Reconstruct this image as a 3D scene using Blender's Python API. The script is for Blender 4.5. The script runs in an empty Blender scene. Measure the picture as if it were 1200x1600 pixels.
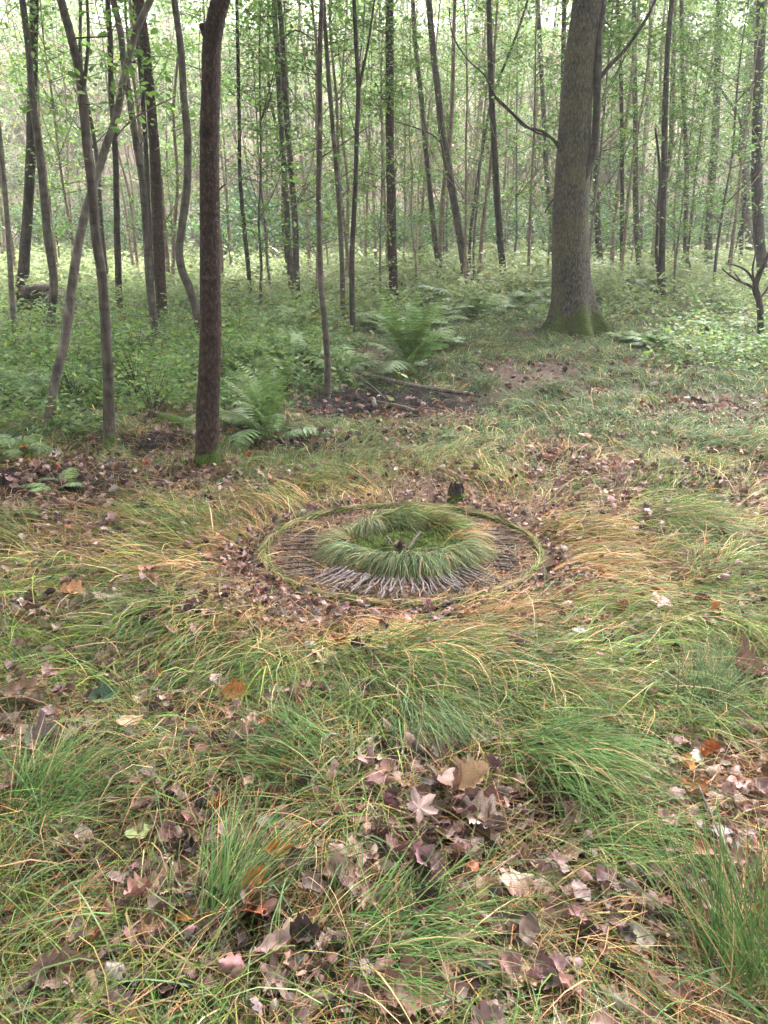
import bpy, math, random
import numpy as np
from mathutils import Vector, Matrix

random.seed(11)
rng = np.random.default_rng(11)
S = bpy.context.scene
COL = S.collection
R = math.radians

# ------------------------------------------------------------------ camera
F = 1200.0
PITCH = R(18.5)
CAMH = 1.5
cam_d = bpy.data.cameras.new('camera')
cam = bpy.data.objects.new('camera', cam_d)
COL.objects.link(cam)
cam_d.sensor_fit = 'VERTICAL'
cam_d.angle_y = 2 * math.atan(800 / F)
cam_d.clip_end = 500
cam_d.clip_start = 0.05
cam.rotation_euler = (R(90) - PITCH, 0, 0)
S.camera = cam
FWD = np.array([0, math.cos(PITCH), -math.sin(PITCH)])
UP = np.array([0, math.sin(PITCH), math.cos(PITCH)])


# ------------------------------------------------------------------ terrain
def vn(x, y, s=0):
    x = np.asarray(x, float); y = np.asarray(y, float)
    ix = np.floor(x); iy = np.floor(y)
    fx = x - ix; fy = y - iy
    fx = fx * fx * (3 - 2 * fx); fy = fy * fy * (3 - 2 * fy)

    def h(a, b):
        v = np.sin(a * 127.1 + b * 311.7 + s * 74.7) * 43758.5453
        return v - np.floor(v)
    return (h(ix, iy) * (1 - fx) + h(ix + 1, iy) * fx) * (1 - fy) + (h(ix, iy + 1) * (1 - fx) + h(ix + 1, iy + 1) * fx) * fy


def sp(t, k):
    return np.logaddexp(0, t / k) * k


RC = np.array([0.093, 3.79])      # centre of the grass ring
RX, RY = 0.72, 0.69


def ringr(x, y):
    return np.sqrt(((x - RC[0]) / RX) ** 2 + ((y - RC[1]) / RY) ** 2)


def gz(x, y):
    x = np.asarray(x, float); y = np.asarray(y, float)
    b = 0.058 * sp(y - 5.5, 1.0) + 0.40 * sp(y - 33, 2.0)
    m = np.clip((ringr(x, y) - 1.05) / 0.7, 0, 1)
    n = 0.14 * (vn(x / 1.3, y / 1.3, 1) - .5) + 0.10 * (vn(x / .42, y / .42, 2) - .5)
    f = np.clip((y - 8) / 8, 0, 1)
    return b + n * m + f * 0.35 * (vn(x / 5, y / 5, 3) - .5)


def ray(px, py):
    return FWD + np.array([1., 0, 0]) * ((px - 600) / F) + UP * ((800 - py) / F)


def ground(px, py):
    d = ray(px, py)
    t = 0.8
    while t < 90:
        p = np.array([0, 0, cam_z]) + d * t
        if p[2] < gz(p[0], p[1]):
            lo, hi = t - 0.1, t
            for _ in range(16):
                mid = (lo + hi) / 2
                p = np.array([0, 0, cam_z]) + d * mid
                if p[2] < gz(p[0], p[1]): hi = mid
                else: lo = mid
            return np.array([0, 0, cam_z]) + d * hi
        t += 0.1
    return np.array([0, 0, cam_z]) + d * 60


def on_plane(px, py, y0):
    d = ray(px, py)
    return np.array([0, 0, cam_z]) + d * (y0 / d[1])


def pxm(p):
    """metres per photo pixel at a point"""
    return float(np.dot(p - np.array([0, 0, cam_z]), FWD)) / F


cam_z = float(gz(0, 0)) * 0 + CAMH
cam.location = (0, 0, cam_z)


# ------------------------------------------------------------------ mesh builder
class MB:
    def __init__(s):
        s.v = []; s.c = []; s.f = []; s.n = 0

    def add(s, v, f, col=(.5, .5, .5), mat=0):
        v = np.asarray(v, float).reshape(-1, 3); f = np.asarray(f, int)
        c = np.asarray(col, float)
        if c.ndim == 1: c = np.repeat(c[None], len(v), 0)
        s.v.append(v); s.c.append(c); s.f.append((f + s.n, mat)); s.n += len(v)

    def build(s, name, mats, parent=None, origin=(0, 0, 0), smooth=True, link=True):
        v = np.concatenate(s.v) - np.asarray(origin, float)
        c = np.concatenate(s.c)
        me = bpy.data.meshes.new(name)
        me.vertices.add(len(v)); me.vertices.foreach_set('co', v.ravel().astype(np.float32))
        tot = np.concatenate([np.full(len(f), f.shape[1]) for f, m in s.f])
        idx = np.concatenate([f.ravel() for f, m in s.f])
        mi = np.concatenate([np.full(len(f), m) for f, m in s.f])
        me.loops.add(len(idx)); me.loops.foreach_set('vertex_index', idx.astype(np.int32))
        me.polygons.add(len(tot))
        st = np.concatenate([[0], np.cumsum(tot)[:-1]])
        me.polygons.foreach_set('loop_start', st.astype(np.int32))
        me.polygons.foreach_set('loop_total', tot.astype(np.int32))
        me.polygons.foreach_set('material_index', mi.astype(np.int32))
        me.polygons.foreach_set('use_smooth', np.full(len(tot), smooth))
        a = me.color_attributes.new('col', 'FLOAT_COLOR', 'POINT')
        a.data.foreach_set('color', np.concatenate([c, np.ones((len(c), 1))], 1).ravel().astype(np.float32))
        me.update(calc_edges=True)
        for m in (mats if isinstance(mats, (list, tuple)) else [mats]): me.materials.append(m)
        if not link: return me
        return obj(name, me, parent)


def obj(name, data, parent=None, loc=(0, 0, 0)):
    o = bpy.data.objects.new(name, data)
    COL.objects.link(o)
    o.parent = parent
    o.location = loc
    return o


def tag(o, label=None, cat=None, group=None, kind=None):
    if label: o['label'] = label
    if cat: o['category'] = cat
    if group: o['group'] = group
    if kind: o['kind'] = kind
    return o


def thing(name, label, cat, loc, group=None):
    o = obj(name, None, None, tuple(float(q) for q in loc))
    o.empty_display_size = .1
    return tag(o, label, cat, group)


def catmull(P, step):
    P = np.asarray(P, float)
    h = np.maximum(np.linalg.norm(np.diff(P[:, :3], axis=0), axis=1), 1e-4)
    sl = np.diff(P, axis=0) / h[:, None]
    m = np.empty_like(P); m[0], m[-1] = sl[0], sl[-1]
    for i in range(1, len(P) - 1): m[i] = (sl[i - 1] * h[i] + sl[i] * h[i - 1]) / (h[i] + h[i - 1])
    out = []
    for i in range(len(P) - 1):
        n = max(2, int(math.ceil(h[i] / step)))
        t = np.linspace(0, 1, n, endpoint=False)[:, None]
        out.append((2 * t ** 3 - 3 * t ** 2 + 1) * P[i] + (t ** 3 - 2 * t ** 2 + t) * h[i] * m[i] + (3 * t ** 2 - 2 * t ** 3) * P[i + 1] + (t ** 3 - t ** 2) * h[i] * m[i + 1])
    out.append(P[-1][None])
    return np.concatenate(out)


def tube(mb, P, rad, sides=8, col=(.5, .5, .5), mat=0, rough=0.0, flare=None, step=None, roots=0):
    """swept tube; P (n,3), rad scalar or (n,)"""
    P = np.asarray(P, float)
    rad = np.broadcast_to(np.asarray(rad, float), (len(P),))
    if step:
        q = catmull(np.concatenate([P, rad[:, None]], 1), step)
        P, rad = q[:, :3], np.maximum(q[:, 3], .001)
    T = np.gradient(P, axis=0); T /= np.linalg.norm(T, axis=1, keepdims=True) + 1e-9
    ref = np.array([0, 1., 0.]) if abs(T[0][1]) < .8 else np.array([1., 0, 0])
    A = np.cross(T, ref); A /= np.linalg.norm(A, axis=1, keepdims=True) + 1e-9
    B = np.cross(T, A)
    th = np.linspace(0, 2 * math.pi, sides, endpoint=False)
    r = rad[:, None] * np.ones((1, sides))
    hgt = np.linalg.norm(np.diff(P, axis=0, prepend=P[:1]), axis=1).cumsum()[:, None]
    if rough:
        ph = rng.random(6) * 6.28
        r = r * (1 + rough * (np.sin(2 * th + hgt * 2.1 + ph[0]) * .5 + np.sin(3 * th - hgt * 5 + ph[1]) * .4 + np.sin(hgt * 9 + th + ph[2]) * .35
                              + np.sin(5 * th + hgt * 17 + ph[3]) * .2) + rough * .6 * (rng.random(r.shape) - .5))
    if flare:
        amp, hh = flare
        k = 1 + amp * np.exp(-hgt / hh)
        if roots:
            ph = rng.random() * 6.28
            lob = (.5 + .5 * np.cos(roots * th + ph + .5 * np.sin(2 * th))) ** 1.5
            k = 1 + amp * np.exp(-hgt / hh) * (.1 + 1.5 * lob) + .05 * lob * np.exp(-hgt / (hh * 5))
        r = r * k
    V = P[:, None] + r[..., None] * (np.cos(th)[None, :, None] * A[:, None] + np.sin(th)[None, :, None] * B[:, None])
    n = len(P)
    i = np.arange(n - 1)[:, None] * sides; j = np.arange(sides)[None]; j2 = (j + 1) % sides
    f = np.stack([i + j, i + j2, i + sides + j2, i + sides + j], -1).reshape(-1, 4)
    mb.add(V.reshape(-1, 3), f, col, mat)
    # end caps
    base = mb.n - n * sides
    for ring, rev in ((0, True), (n - 1, False)):
        k = np.arange(sides)
        if rev: k = k[::-1]
        mb.f.append(((base + ring * sides + k)[None], mat))


def rot(yaw, pitch, roll):
    cy, sy, cp, sn, cr, sr = np.cos(yaw), np.sin(yaw), np.cos(pitch), np.sin(pitch), np.cos(roll), np.sin(roll)
    n = len(yaw); z = np.zeros(n); o = np.ones(n)
    Rz = np.stack([cy, -sy, z, sy, cy, z, z, z, o], -1).reshape(n, 3, 3)
    Ry = np.stack([cp, z, -sn, z, o, z, sn, z, cp], -1).reshape(n, 3, 3)
    Rx = np.stack([o, z, z, z, cr, -sr, z, sr, cr], -1).reshape(n, 3, 3)
    return Rz @ Ry @ Rx


def scatter(mb, tv, tf, P, M, sc, cols, mat=0):
    n, k = len(P), len(tv)
    V = np.einsum('nij,kj->nki', M, tv) * sc[:, None, None] + P[:, None]
    f = (tf[None] + (np.arange(n) * k)[:, None, None]).reshape(-1, tf.shape[1])
    mb.add(V.reshape(-1, 3), f, np.repeat(cols, k, 0), mat)


LEAF_V = np.array([[0, 0, 0], [.3, .27, .05], [.72, .2, .03], [1, 0, -.06], [.72, -.2, .03], [.3, -.27, .05]])
LEAF_F = np.array([[0, 3, 2, 1], [0, 5, 4, 3]])


def pal(colors, n, jit=.2, w=None):
    c = np.array(colors)[rng.choice(len(colors), n, p=w)]
    return np.clip(c * (1 + jit * (rng.random((n, 1)) * 2 - 1)) * (1 + jit * .4 * (rng.random((n, 3)) * 2 - 1)), .005, .9)


# ------------------------------------------------------------------ materials
def mat(name):
    m = bpy.data.materials.new(name); m.use_nodes = True
    nt = m.node_tree; nt.nodes.clear()
    out = nt.nodes.new('ShaderNodeOutputMaterial')
    return m, nt, out


def nd(nt, t, **kw):
    n = nt.nodes.new(t)
    for k, v in kw.items():
        if k in n.inputs: n.inputs[k].default_value = v
        else: setattr(n, k, v)
    return n


def ramp(nt, stops):
    r = nt.nodes.new('ShaderNodeValToRGB')
    e = r.color_ramp.elements
    while len(e) < len(stops): e.new(.5)
    for a, (p, c) in zip(e, stops): a.position = p; a.color = (*c, 1)
    return r


def leafy(name, trans=.3, rough=.55, src='col', spec=.3, grain=30.0):
    m, nt, out = mat(name)
    L = nt.links.new
    if src == 'col': c = nd(nt, 'ShaderNodeAttribute', attribute_name='col'); co = c.outputs['Color']
    else: c = nd(nt, 'ShaderNodeObjectInfo'); co = c.outputs['Color']
    tc = nd(nt, 'ShaderNodeTexCoord')
    no = nd(nt, 'ShaderNodeTexNoise', Scale=grain, Detail=3.0)
    L(tc.outputs['Object'], no.inputs['Vector'])
    rp = ramp(nt, [(.3, (.62, .62, .62)), (.7, (1.3, 1.3, 1.3))]); L(no.outputs['Fac'], rp.inputs['Fac'])
    mx = nd(nt, 'ShaderNodeMix', data_type='RGBA', blend_type='MULTIPLY'); mx.inputs[0].default_value = 1
    L(co, mx.inputs[6]); L(rp.outputs['Color'], mx.inputs[7])
    p = nd(nt, 'ShaderNodeBsdfPrincipled', Roughness=rough); p.inputs['Specular IOR Level'].default_value = spec
    L(mx.outputs[2], p.inputs['Base Color'])
    if trans > 0:
        t = nd(nt, 'ShaderNodeBsdfTranslucent'); L(mx.outputs[2], t.inputs['Color'])
        a = nd(nt, 'ShaderNodeMixShader'); a.inputs[0].default_value = trans
        L(p.outputs[0], a.inputs[1]); L(t.outputs[0], a.inputs[2]); L(a.outputs[0], out.inputs['Surface'])
    else: L(p.outputs[0], out.inputs['Surface'])
    return m


def bark(name, dark, mid, light, moss=0.0, scale=9.0, stretch=.25, bands=.5, mosscol=(.07, .11, .02), bump=.6, lichen=None, ms_=5.0):
    m, nt, out = mat(name)
    L = nt.links.new
    tc = nd(nt, 'ShaderNodeTexCoord')
    mp = nd(nt, 'ShaderNodeMapping'); mp.inputs['Scale'].default_value = (scale, scale, scale * stretch)
    L(tc.outputs['Object'], mp.inputs['Vector'])
    n1 = nd(nt, 'ShaderNodeTexNoise', Scale=2.2, Detail=9.0, Roughness=.68); L(mp.outputs[0], n1.inputs['Vector'])
    r1 = ramp(nt, [(.28, dark), (.5, mid), (.74, light)]); L(n1.outputs['Fac'], r1.inputs['Fac'])
    mp2 = nd(nt, 'ShaderNodeMapping'); mp2.inputs['Scale'].default_value = (2.5, 2.5, 13)
    L(tc.outputs['Object'], mp2.inputs['Vector'])
    n2 = nd(nt, 'ShaderNodeTexNoise', Scale=1.0, Detail=4.0, Distortion=.6); L(mp2.outputs[0], n2.inputs['Vector'])
    r2 = ramp(nt, [(.36, (1 - bands,) * 3), (.5, (1, 1, 1)), (.72, (1 + bands * .6,) * 3)]); L(n2.outputs['Fac'], r2.inputs['Fac'])
    mx = nd(nt, 'ShaderNodeMix', data_type='RGBA', blend_type='MULTIPLY'); mx.inputs[0].default_value = 1
    L(r1.outputs['Color'], mx.inputs[6]); L(r2.outputs['Color'], mx.inputs[7])
    colo = mx.outputs[2]
    if lichen:
        n4 = nd(nt, 'ShaderNodeTexNoise', Scale=1.6, Detail=6.0, Roughness=.7); L(tc.outputs['Object'], n4.inputs['Vector'])
        r4 = ramp(nt, [(.44, (0, 0, 0)), (.62, (.7, .7, .7))]); L(n4.outputs['Fac'], r4.inputs['Fac'])
        ml = nd(nt, 'ShaderNodeMix', data_type='RGBA'); L(r4.outputs['Color'], ml.inputs[0])
        L(colo, ml.inputs[6]); ml.inputs[7].default_value = (*lichen, 1)
        m2 = nd(nt, 'ShaderNodeMix', data_type='RGBA', blend_type='MULTIPLY'); m2.inputs[0].default_value = .8
        L(ml.outputs[2], m2.inputs[6]); rr = ramp(nt, [(.3, (.35, .35, .35)), (.6, (1.2, 1.2, 1.2))]); L(n1.outputs['Fac'], rr.inputs['Fac']); L(rr.outputs[0], m2.inputs[7])
        colo = m2.outputs[2]
    if moss > 0:
        sx = nd(nt, 'ShaderNodeSeparateXYZ'); L(tc.outputs['Object'], sx.inputs[0])
        n3 = nd(nt, 'ShaderNodeTexNoise', Scale=ms_, Detail=6.0); L(tc.outputs['Object'], n3.inputs['Vector'])
        mm = nd(nt, 'ShaderNodeMath', operation='MULTIPLY_ADD'); L(n3.outputs['Fac'], mm.inputs[0]); mm.inputs[1].default_value = moss * 3.4; mm.inputs[2].default_value = -moss * 1.0
        su = nd(nt, 'ShaderNodeMath', operation='SUBTRACT'); L(mm.outputs[0], su.inputs[0]); L(sx.outputs['Z'], su.inputs[1])
        dv = nd(nt, 'ShaderNodeMath', operation='DIVIDE', use_clamp=True); L(su.outputs[0], dv.inputs[0]); dv.inputs[1].default_value = moss * .35
        ms = nd(nt, 'ShaderNodeMix', data_type='RGBA'); L(dv.outputs[0], ms.inputs[0]); L(colo, ms.inputs[6])
        nf = nd(nt, 'ShaderNodeTexNoise', Scale=70.0, Detail=3.0); L(tc.outputs['Object'], nf.inputs['Vector'])
        rf = ramp(nt, [(.3, tuple(q * .4 for q in mosscol)), (.7, tuple(q * 1.5 for q in mosscol))]); L(nf.outputs['Fac'], rf.inputs['Fac'])
        L(rf.outputs['Color'], ms.inputs[7]); colo = ms.outputs[2]
    p = nd(nt, 'ShaderNodeBsdfPrincipled', Roughness=.85); p.inputs['Specular IOR Level'].default_value = .25
    L(colo, p.inputs['Base Color'])
    ad = nd(nt, 'ShaderNodeMath', operation='ADD'); L(n1.outputs['Fac'], ad.inputs[0]); L(n2.outputs['Fac'], ad.inputs[1])
    b = nd(nt, 'ShaderNodeBump', Strength=bump, Distance=.03); L(ad.outputs[0], b.inputs['Height']); L(b.outputs[0], p.inputs['Normal'])
    L(p.outputs[0], out.inputs['Surface'])
    return m


def ground_mat(name, stops, hill=None, bump=.6, green=None):
    m, nt, out = mat(name)
    L = nt.links.new
    g = nd(nt, 'ShaderNodeNewGeometry')
    n1 = nd(nt, 'ShaderNodeTexNoise', Scale=22.0, Detail=8.0, Roughness=.72); L(g.outputs['Position'], n1.inputs['Vector'])
    r1 = ramp(nt, stops); L(n1.outputs['Fac'], r1.inputs['Fac'])
    c = r1.outputs['Color']
    if green:
        n2 = nd(nt, 'ShaderNodeTexNoise', Scale=.9, Detail=5.0, Roughness=.65); L(g.outputs['Position'], n2.inputs['Vector'])
        r2 = ramp(nt, [(.45, (0, 0, 0)), (.6, (.8, .8, .8))]); L(n2.outputs['Fac'], r2.inputs['Fac'])
        mg = nd(nt, 'ShaderNodeMix', data_type='RGBA'); L(r2.outputs['Color'], mg.inputs[0]); L(c, mg.inputs[6])
        r3 = ramp(nt, [(.3, tuple(q * .5 for q in green)), (.7, tuple(q * 1.5 for q in green))]); L(n1.outputs['Fac'], r3.inputs['Fac']); L(r3.outputs[0], mg.inputs[7])
        c = mg.outputs[2]
    if hill:
        sx = nd(nt, 'ShaderNodeSeparateXYZ'); L(g.outputs['Position'], sx.inputs[0])
        mr = nd(nt, 'ShaderNodeMapRange'); L(sx.outputs['Y'], mr.inputs[0]); mr.inputs[1].default_value = 24; mr.inputs[2].default_value = 34
        n5 = nd(nt, 'ShaderNodeTexNoise', Scale=.35, Detail=6.0, Roughness=.7); L(g.outputs['Position'], n5.inputs['Vector'])
        r5 = ramp(nt, hill); L(n5.outputs['Fac'], r5.inputs['Fac'])
        mh = nd(nt, 'ShaderNodeMix', data_type='RGBA'); L(mr.outputs[0], mh.inputs[0]); L(c, mh.inputs[6]); L(r5.outputs['Color'], mh.inputs[7])
        c = mh.outputs[2]
    p = nd(nt, 'ShaderNodeBsdfPrincipled', Roughness=.9); p.inputs['Specular IOR Level'].default_value = .2
    L(c, p.inputs['Base Color'])
    b = nd(nt, 'ShaderNodeBump', Strength=bump, Distance=.03); L(n1.outputs['Fac'], b.inputs['Height']); L(b.outputs[0], p.inputs['Normal'])
    L(p.outputs[0], out.inputs['Surface'])
    return m


M_GRASS = leafy('grass_blade', .22, .6, spec=.12, grain=6)
M_FOLIAGE = leafy('green_leaf', .5, .5, spec=.35, grain=12)
M_FERN = leafy('fern_leaf', .3, .5, spec=.4, grain=20)
M_LITTER = leafy('dry_leaf', .08, .55, spec=.25, grain=45)
M_FALLEN = leafy('fallen_leaf', .1, .5, src='obj', spec=.3, grain=38)
M_MOSS = leafy('moss', .1, .8, spec=.1, grain=60)
BARK = {
    'red': bark('red_brown_bark', (.008, .005, .005), (.045, .026, .022), (.12, .082, .07), moss=.22, scale=24, stretch=.55, bands=.3, bump=1.0),
    'dark': bark('dark_bark', (.013, .010, .009), (.046, .035, .03), (.1, .078, .068), moss=.12, bands=.35),
    'grey': bark('grey_bark', (.023, .018, .016), (.082, .066, .058), (.17, .14, .128), moss=.14, bands=.35),
    'pale': bark('pale_grey_bark', (.04, .033, .03), (.14, .118, .107), (.25, .215, .2), moss=.16, bands=.3),
    'tan': bark('tan_bark', (.09, .06, .05), (.23, .165, .135), (.34, .26, .22), moss=.1, bands=.25),
    'oak': bark('furrowed_bark', (.007, .006, .005), (.058, .049, .04), (.16, .14, .118), moss=.6, scale=26, stretch=.32, bands=.15, bump=1.0, ms_=3.2, mosscol=(.055, .075, .011), lichen=(.12, .1, .05)),
}
M_WOOD = bark('dead_wood', (.035, .026, .022), (.12, .095, .085), (.26, .22, .2), scale=14, stretch=.3, bands=.3)
M_STICK = bark('stick_bark', (.03, .022, .022), (.1, .078, .078), (.24, .2, .2), scale=40, stretch=.3, bands=.3)
M_PALE = bark('pale_stick_bark', (.06, .045, .047), (.2, .16, .168), (.38, .33, .34), scale=40, stretch=.3, bands=.3)
M_TWIG = bark('twig_bark', (.02, .015, .012), (.06, .045, .036), (.1, .08, .065), scale=20, stretch=.3, bands=.2)
M_GROUND = ground_mat('forest_ground', [(.3, (.022, .015, .012)), (.48, (.075, .046, .036)), (.62, (.15, .095, .075)), (.78, (.24, .16, .13))],
                      hill=[(.34, (.11, .15, .06)), (.47, (.28, .205, .165)), (.62, (.46, .34, .29))], green=(.045, .06, .02))
M_SOIL = ground_mat('dark_soil', [(.3, (.007, .005, .005)), (.5, (.022, .015, .014)), (.7, (.055, .037, .035))], bump=1.0)

# ------------------------------------------------------------------ ground sheet
ys = np.concatenate([np.arange(-17, 0, .5), np.arange(0, 8, .05), 8 + np.cumsum(np.geomspace(.06, 1.6, 130))])
ys = ys[ys < 78]
a = np.linspace(-1, 1, 241)
W = 4.2 + .78 * np.maximum(ys, 0) + 1.2 * np.maximum(-ys, 0) + 14 * np.clip((1 - ys) / 4, 0, 1)
X = a[None] * W[:, None]; Y = np.repeat(ys[:, None], len(a), 1)
Z = gz(X, Y)
g = MB()
ny, nx = X.shape
i = np.arange(ny - 1)[:, None] * nx; j = np.arange(nx - 1)[None]
g.add(np.stack([X, Y, Z], -1).reshape(-1, 3), np.stack([i + j, i + j + 1, i + nx + j + 1, i + nx + j], -1).reshape(-1, 4))
tag(g.build('ground', M_GROUND), 'leaf strewn forest floor rising to a wooded bank', 'ground', kind='structure')


def soil_patch(px, py, rx, ry, lift=.02):
    c = ground(px, py)
    m = MB()
    nr, na = 34, 110
    th = np.linspace(0, 2 * math.pi, na, endpoint=False)
    edge = 1 + .25 * (vn(np.cos(th) * 2 + px, np.sin(th) * 2 + py, 5) - .5) * 2
    V = [[c[0], c[1], float(gz(c[0], c[1])) + lift]]
    for k in range(1, nr + 1):
        q = k / nr
        x = c[0] + rx * q * edge * np.cos(th); y = c[1] + ry * q * edge * np.sin(th)
        z = gz(x, y) + lift * (1 - q ** 4) * (1 + 1.3 * (vn(x * 6, y * 6, 8) - .5) + 1.1 * (vn(x * 17, y * 17, 9) - .5) + .7 * (vn(x * 35, y * 35, 10) - .5)) - .03 * (q > .98)
        V += list(np.stack([x, y, z], -1))
    V = np.array(V)
    m.add(V[:1 + na], np.array([[0, 1 + k, 1 + (k + 1) % na] for k in range(na)]))
    m.v[-1] = V
    m.c[-1] = np.full((len(V), 3), .5); m.n = len(V)
    Q = [[1 + r * na + k, 1 + (r + 1) * na + k, 1 + (r + 1) * na + (k + 1) % na, 1 + r * na + (k + 1) % na] for r in range(nr - 1) for k in range(na)]
    m.f.append((np.array(Q), 0))
    tag(m.build('soil', M_SOIL), None, None, kind='structure')


soil_patch(610, 634, 1.05, .78, .06)
soil_patch(70, 745, .85, .4, .035)
soil_patch(450, 705, .55, .28, .03)
soil_patch(255, 690, .4, .25, .03)

# ------------------------------------------------------------------ fields: where litter, where grass
BL = []       # litter blobs (world x, y, rx, ry, weight)
for px, py, w, h, k in [(90, 760, 150, 45, 1.2), (300, 745, 60, 20, .7), (860, 590, 130, 35, 1.0), (600, 632, 110, 35, .6), (650, 690, 60, 20, .5), (880, 725, 90, 30, .9),
                        (1110, 750, 120, 45, .8), (1130, 640, 90, 25, .8), (880, 920, 90, 30, 1.0), (370, 900, 60, 40, .9), (480, 960, 120, 20, .9), (700, 600, 60, 20, .4),
                        (60, 1150, 100, 60, 1.0), (250, 1060, 80, 25, .6), (610, 1170, 60, 40, .5), (740, 1290, 120, 60, .8), (1100, 1230, 110, 80, .7), (380, 1390, 150, 70, .9),
                        (230, 1250, 80, 40, .6), (640, 1450, 130, 60, .8), (500, 1560, 140, 50, .7), (1040, 1500, 90, 70, .6), (120, 1570, 130, 40, .9), (800, 1570, 90, 40, .7), (1180, 390 + 140, 40, 15, .8),
                        (1040, 570, 60, 20, .5), (1160, 950, 50, 20, .7), (470, 760, 90, 20, .6), (720, 750, 80, 20, .5)]:
    c = ground(px, py)
    c2 = ground(px, py - h); c3 = ground(px, py + h)
    BL.append((c[0], c[1], w * pxm(c), max(.1, (c2[1] - c3[1]) / 2), k))


SOILS = []


def in_soil(x, y, k=1.0):
    f = np.zeros(np.shape(x), bool)
    for sx, sy, rx, ry in SOILS:
        f |= ((x - sx) / (rx * k)) ** 2 + ((y - sy) / (ry * k)) ** 2 < 1
    return f


for px, py, rx, ry in [(610, 638, 1.05, .85), (70, 745, .85, .4), (450, 705, .55, .28), (255, 690, .4, .25)]:
    c = ground(px, py); SOILS.append((c[0], c[1], rx, ry))


def litter_w(x, y):
    f = np.clip((vn(x / .55 + 9, y / .55, 21) * .6 + vn(x / .2, y / .2, 22) * .4 - .5) * 3.2, 0, 1) * .55
    for bx, by, rx, ry, k in BL:
        f = f + (k if by < 3 else k * .75) * np.exp(-((x - bx) / rx) ** 2 - ((y - by) / ry) ** 2)
    r = ringr(x, y)
    f = f + .62 * np.exp(-((r - 1.0) / .26) ** 2)
    return np.clip(f, 0, 1)


# ------------------------------------------------------------------ grass blades
def blades(mb, P, az, L, e0, e1, w, cols, K=5, twist=None, follow=True, off=None, pinch=.85):
    n = len(P)
    if twist is None: twist = np.zeros(n)
    t = np.linspace(0, 1, K + 1)
    roll = (rng.random(n) - .5) * 1.6
    V = np.empty((n, K + 1, 2, 3))
    p = P.copy().astype(float)
    for k in range(K + 1):
        e = e0 + (e1 - e0) * t[k]
        A = az + twist * t[k]
        d = np.stack([np.cos(A) * np.cos(e), np.sin(A) * np.cos(e), np.sin(e)], -1)
        s = np.stack([-np.sin(A), np.cos(A), np.zeros(n)], -1)
        nrm = np.cross(d, s)
        side = s * np.cos(roll)[:, None] + nrm * np.sin(roll)[:, None]
        ww = w * (1 - pinch * t[k] ** 1.6) * (.7 + .3 * min(1, t[k] * 5))
        q = p.copy()
        if follow and k > 0:
            gm = gz(q[:, 0], q[:, 1]) + (off if off is not None else .006)
            q[:, 2] = np.maximum(q[:, 2], gm); p[:, 2] = q[:, 2]
        V[:, k, 0] = q + side * ww[:, None] * .5
        V[:, k, 1] = q - side * ww[:, None] * .5
        p = p + d * (L / K)[:, None]
    b = (np.arange(n) * 2 * (K + 1))[:, None, None]
    kk = (np.arange(K) * 2)[None, :, None]
    f = (b + kk + np.array([0, 1, 3, 2])[None, None]).reshape(-1, 4)
    mb.add(V.reshape(-1, 3), f, np.repeat(cols, 2 * (K + 1), 0))


GREEN = [(.095, .15, .03), (.13, .19, .04), (.07, .12, .033), (.18, .215, .05)]
STRAW = [(.43, .30, .15), (.5, .36, .21), (.35, .22, .12)]
RUST = [(.4, .2, .09), (.45, .26, .14), (.34, .18, .1)]
TEAL = [(.115, .175, .08), (.16, .22, .11), (.09, .14, .065)]


def clump_set(n, y0, y1, m, wid, lenr, mode):
    """scatter clumps over the ground between distances y0..y1"""
    out = []
    k = 0
    u = rng.random(n * 6)
    y = y0 + (y1 - y0) * rng.random(n * 6) if mode != 'near' else (y0 ** .5 + (y1 ** .5 - y0 ** .5) * u) ** 2
    x = (rng.random(n * 6) * 2 - 1) * (1.6 + .6 * y)
    lw = litter_w(x, y)
    r = ringr(x, y)
    pat = vn(x / .33 + 2, y / .33, 71) * .6 + vn(x / .9, y / .9, 72) * .4
    keep = (rng.random(len(x)) > lw * .95) & ~(in_soil(x, y) & (rng.random(len(x)) < .93)) & (r > 1.1) & (rng.random(len(x)) < np.clip((pat - .36) * 5, .05, 1))
    if mode == 'mid':     # the left side belongs to the herbs
        left = np.clip((-.15 * y - x) / .8 + .4, 0, 1) * np.clip((y - 6.3) / .8, 0, 1)
        far = np.clip((y - 12) / 5, 0, 1)
        keep &= rng.random(len(x)) > np.maximum(left * .85, far * .7)
    idx = np.nonzero(keep)[0][:n]
    return x[idx], y[idx], r[idx]


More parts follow.
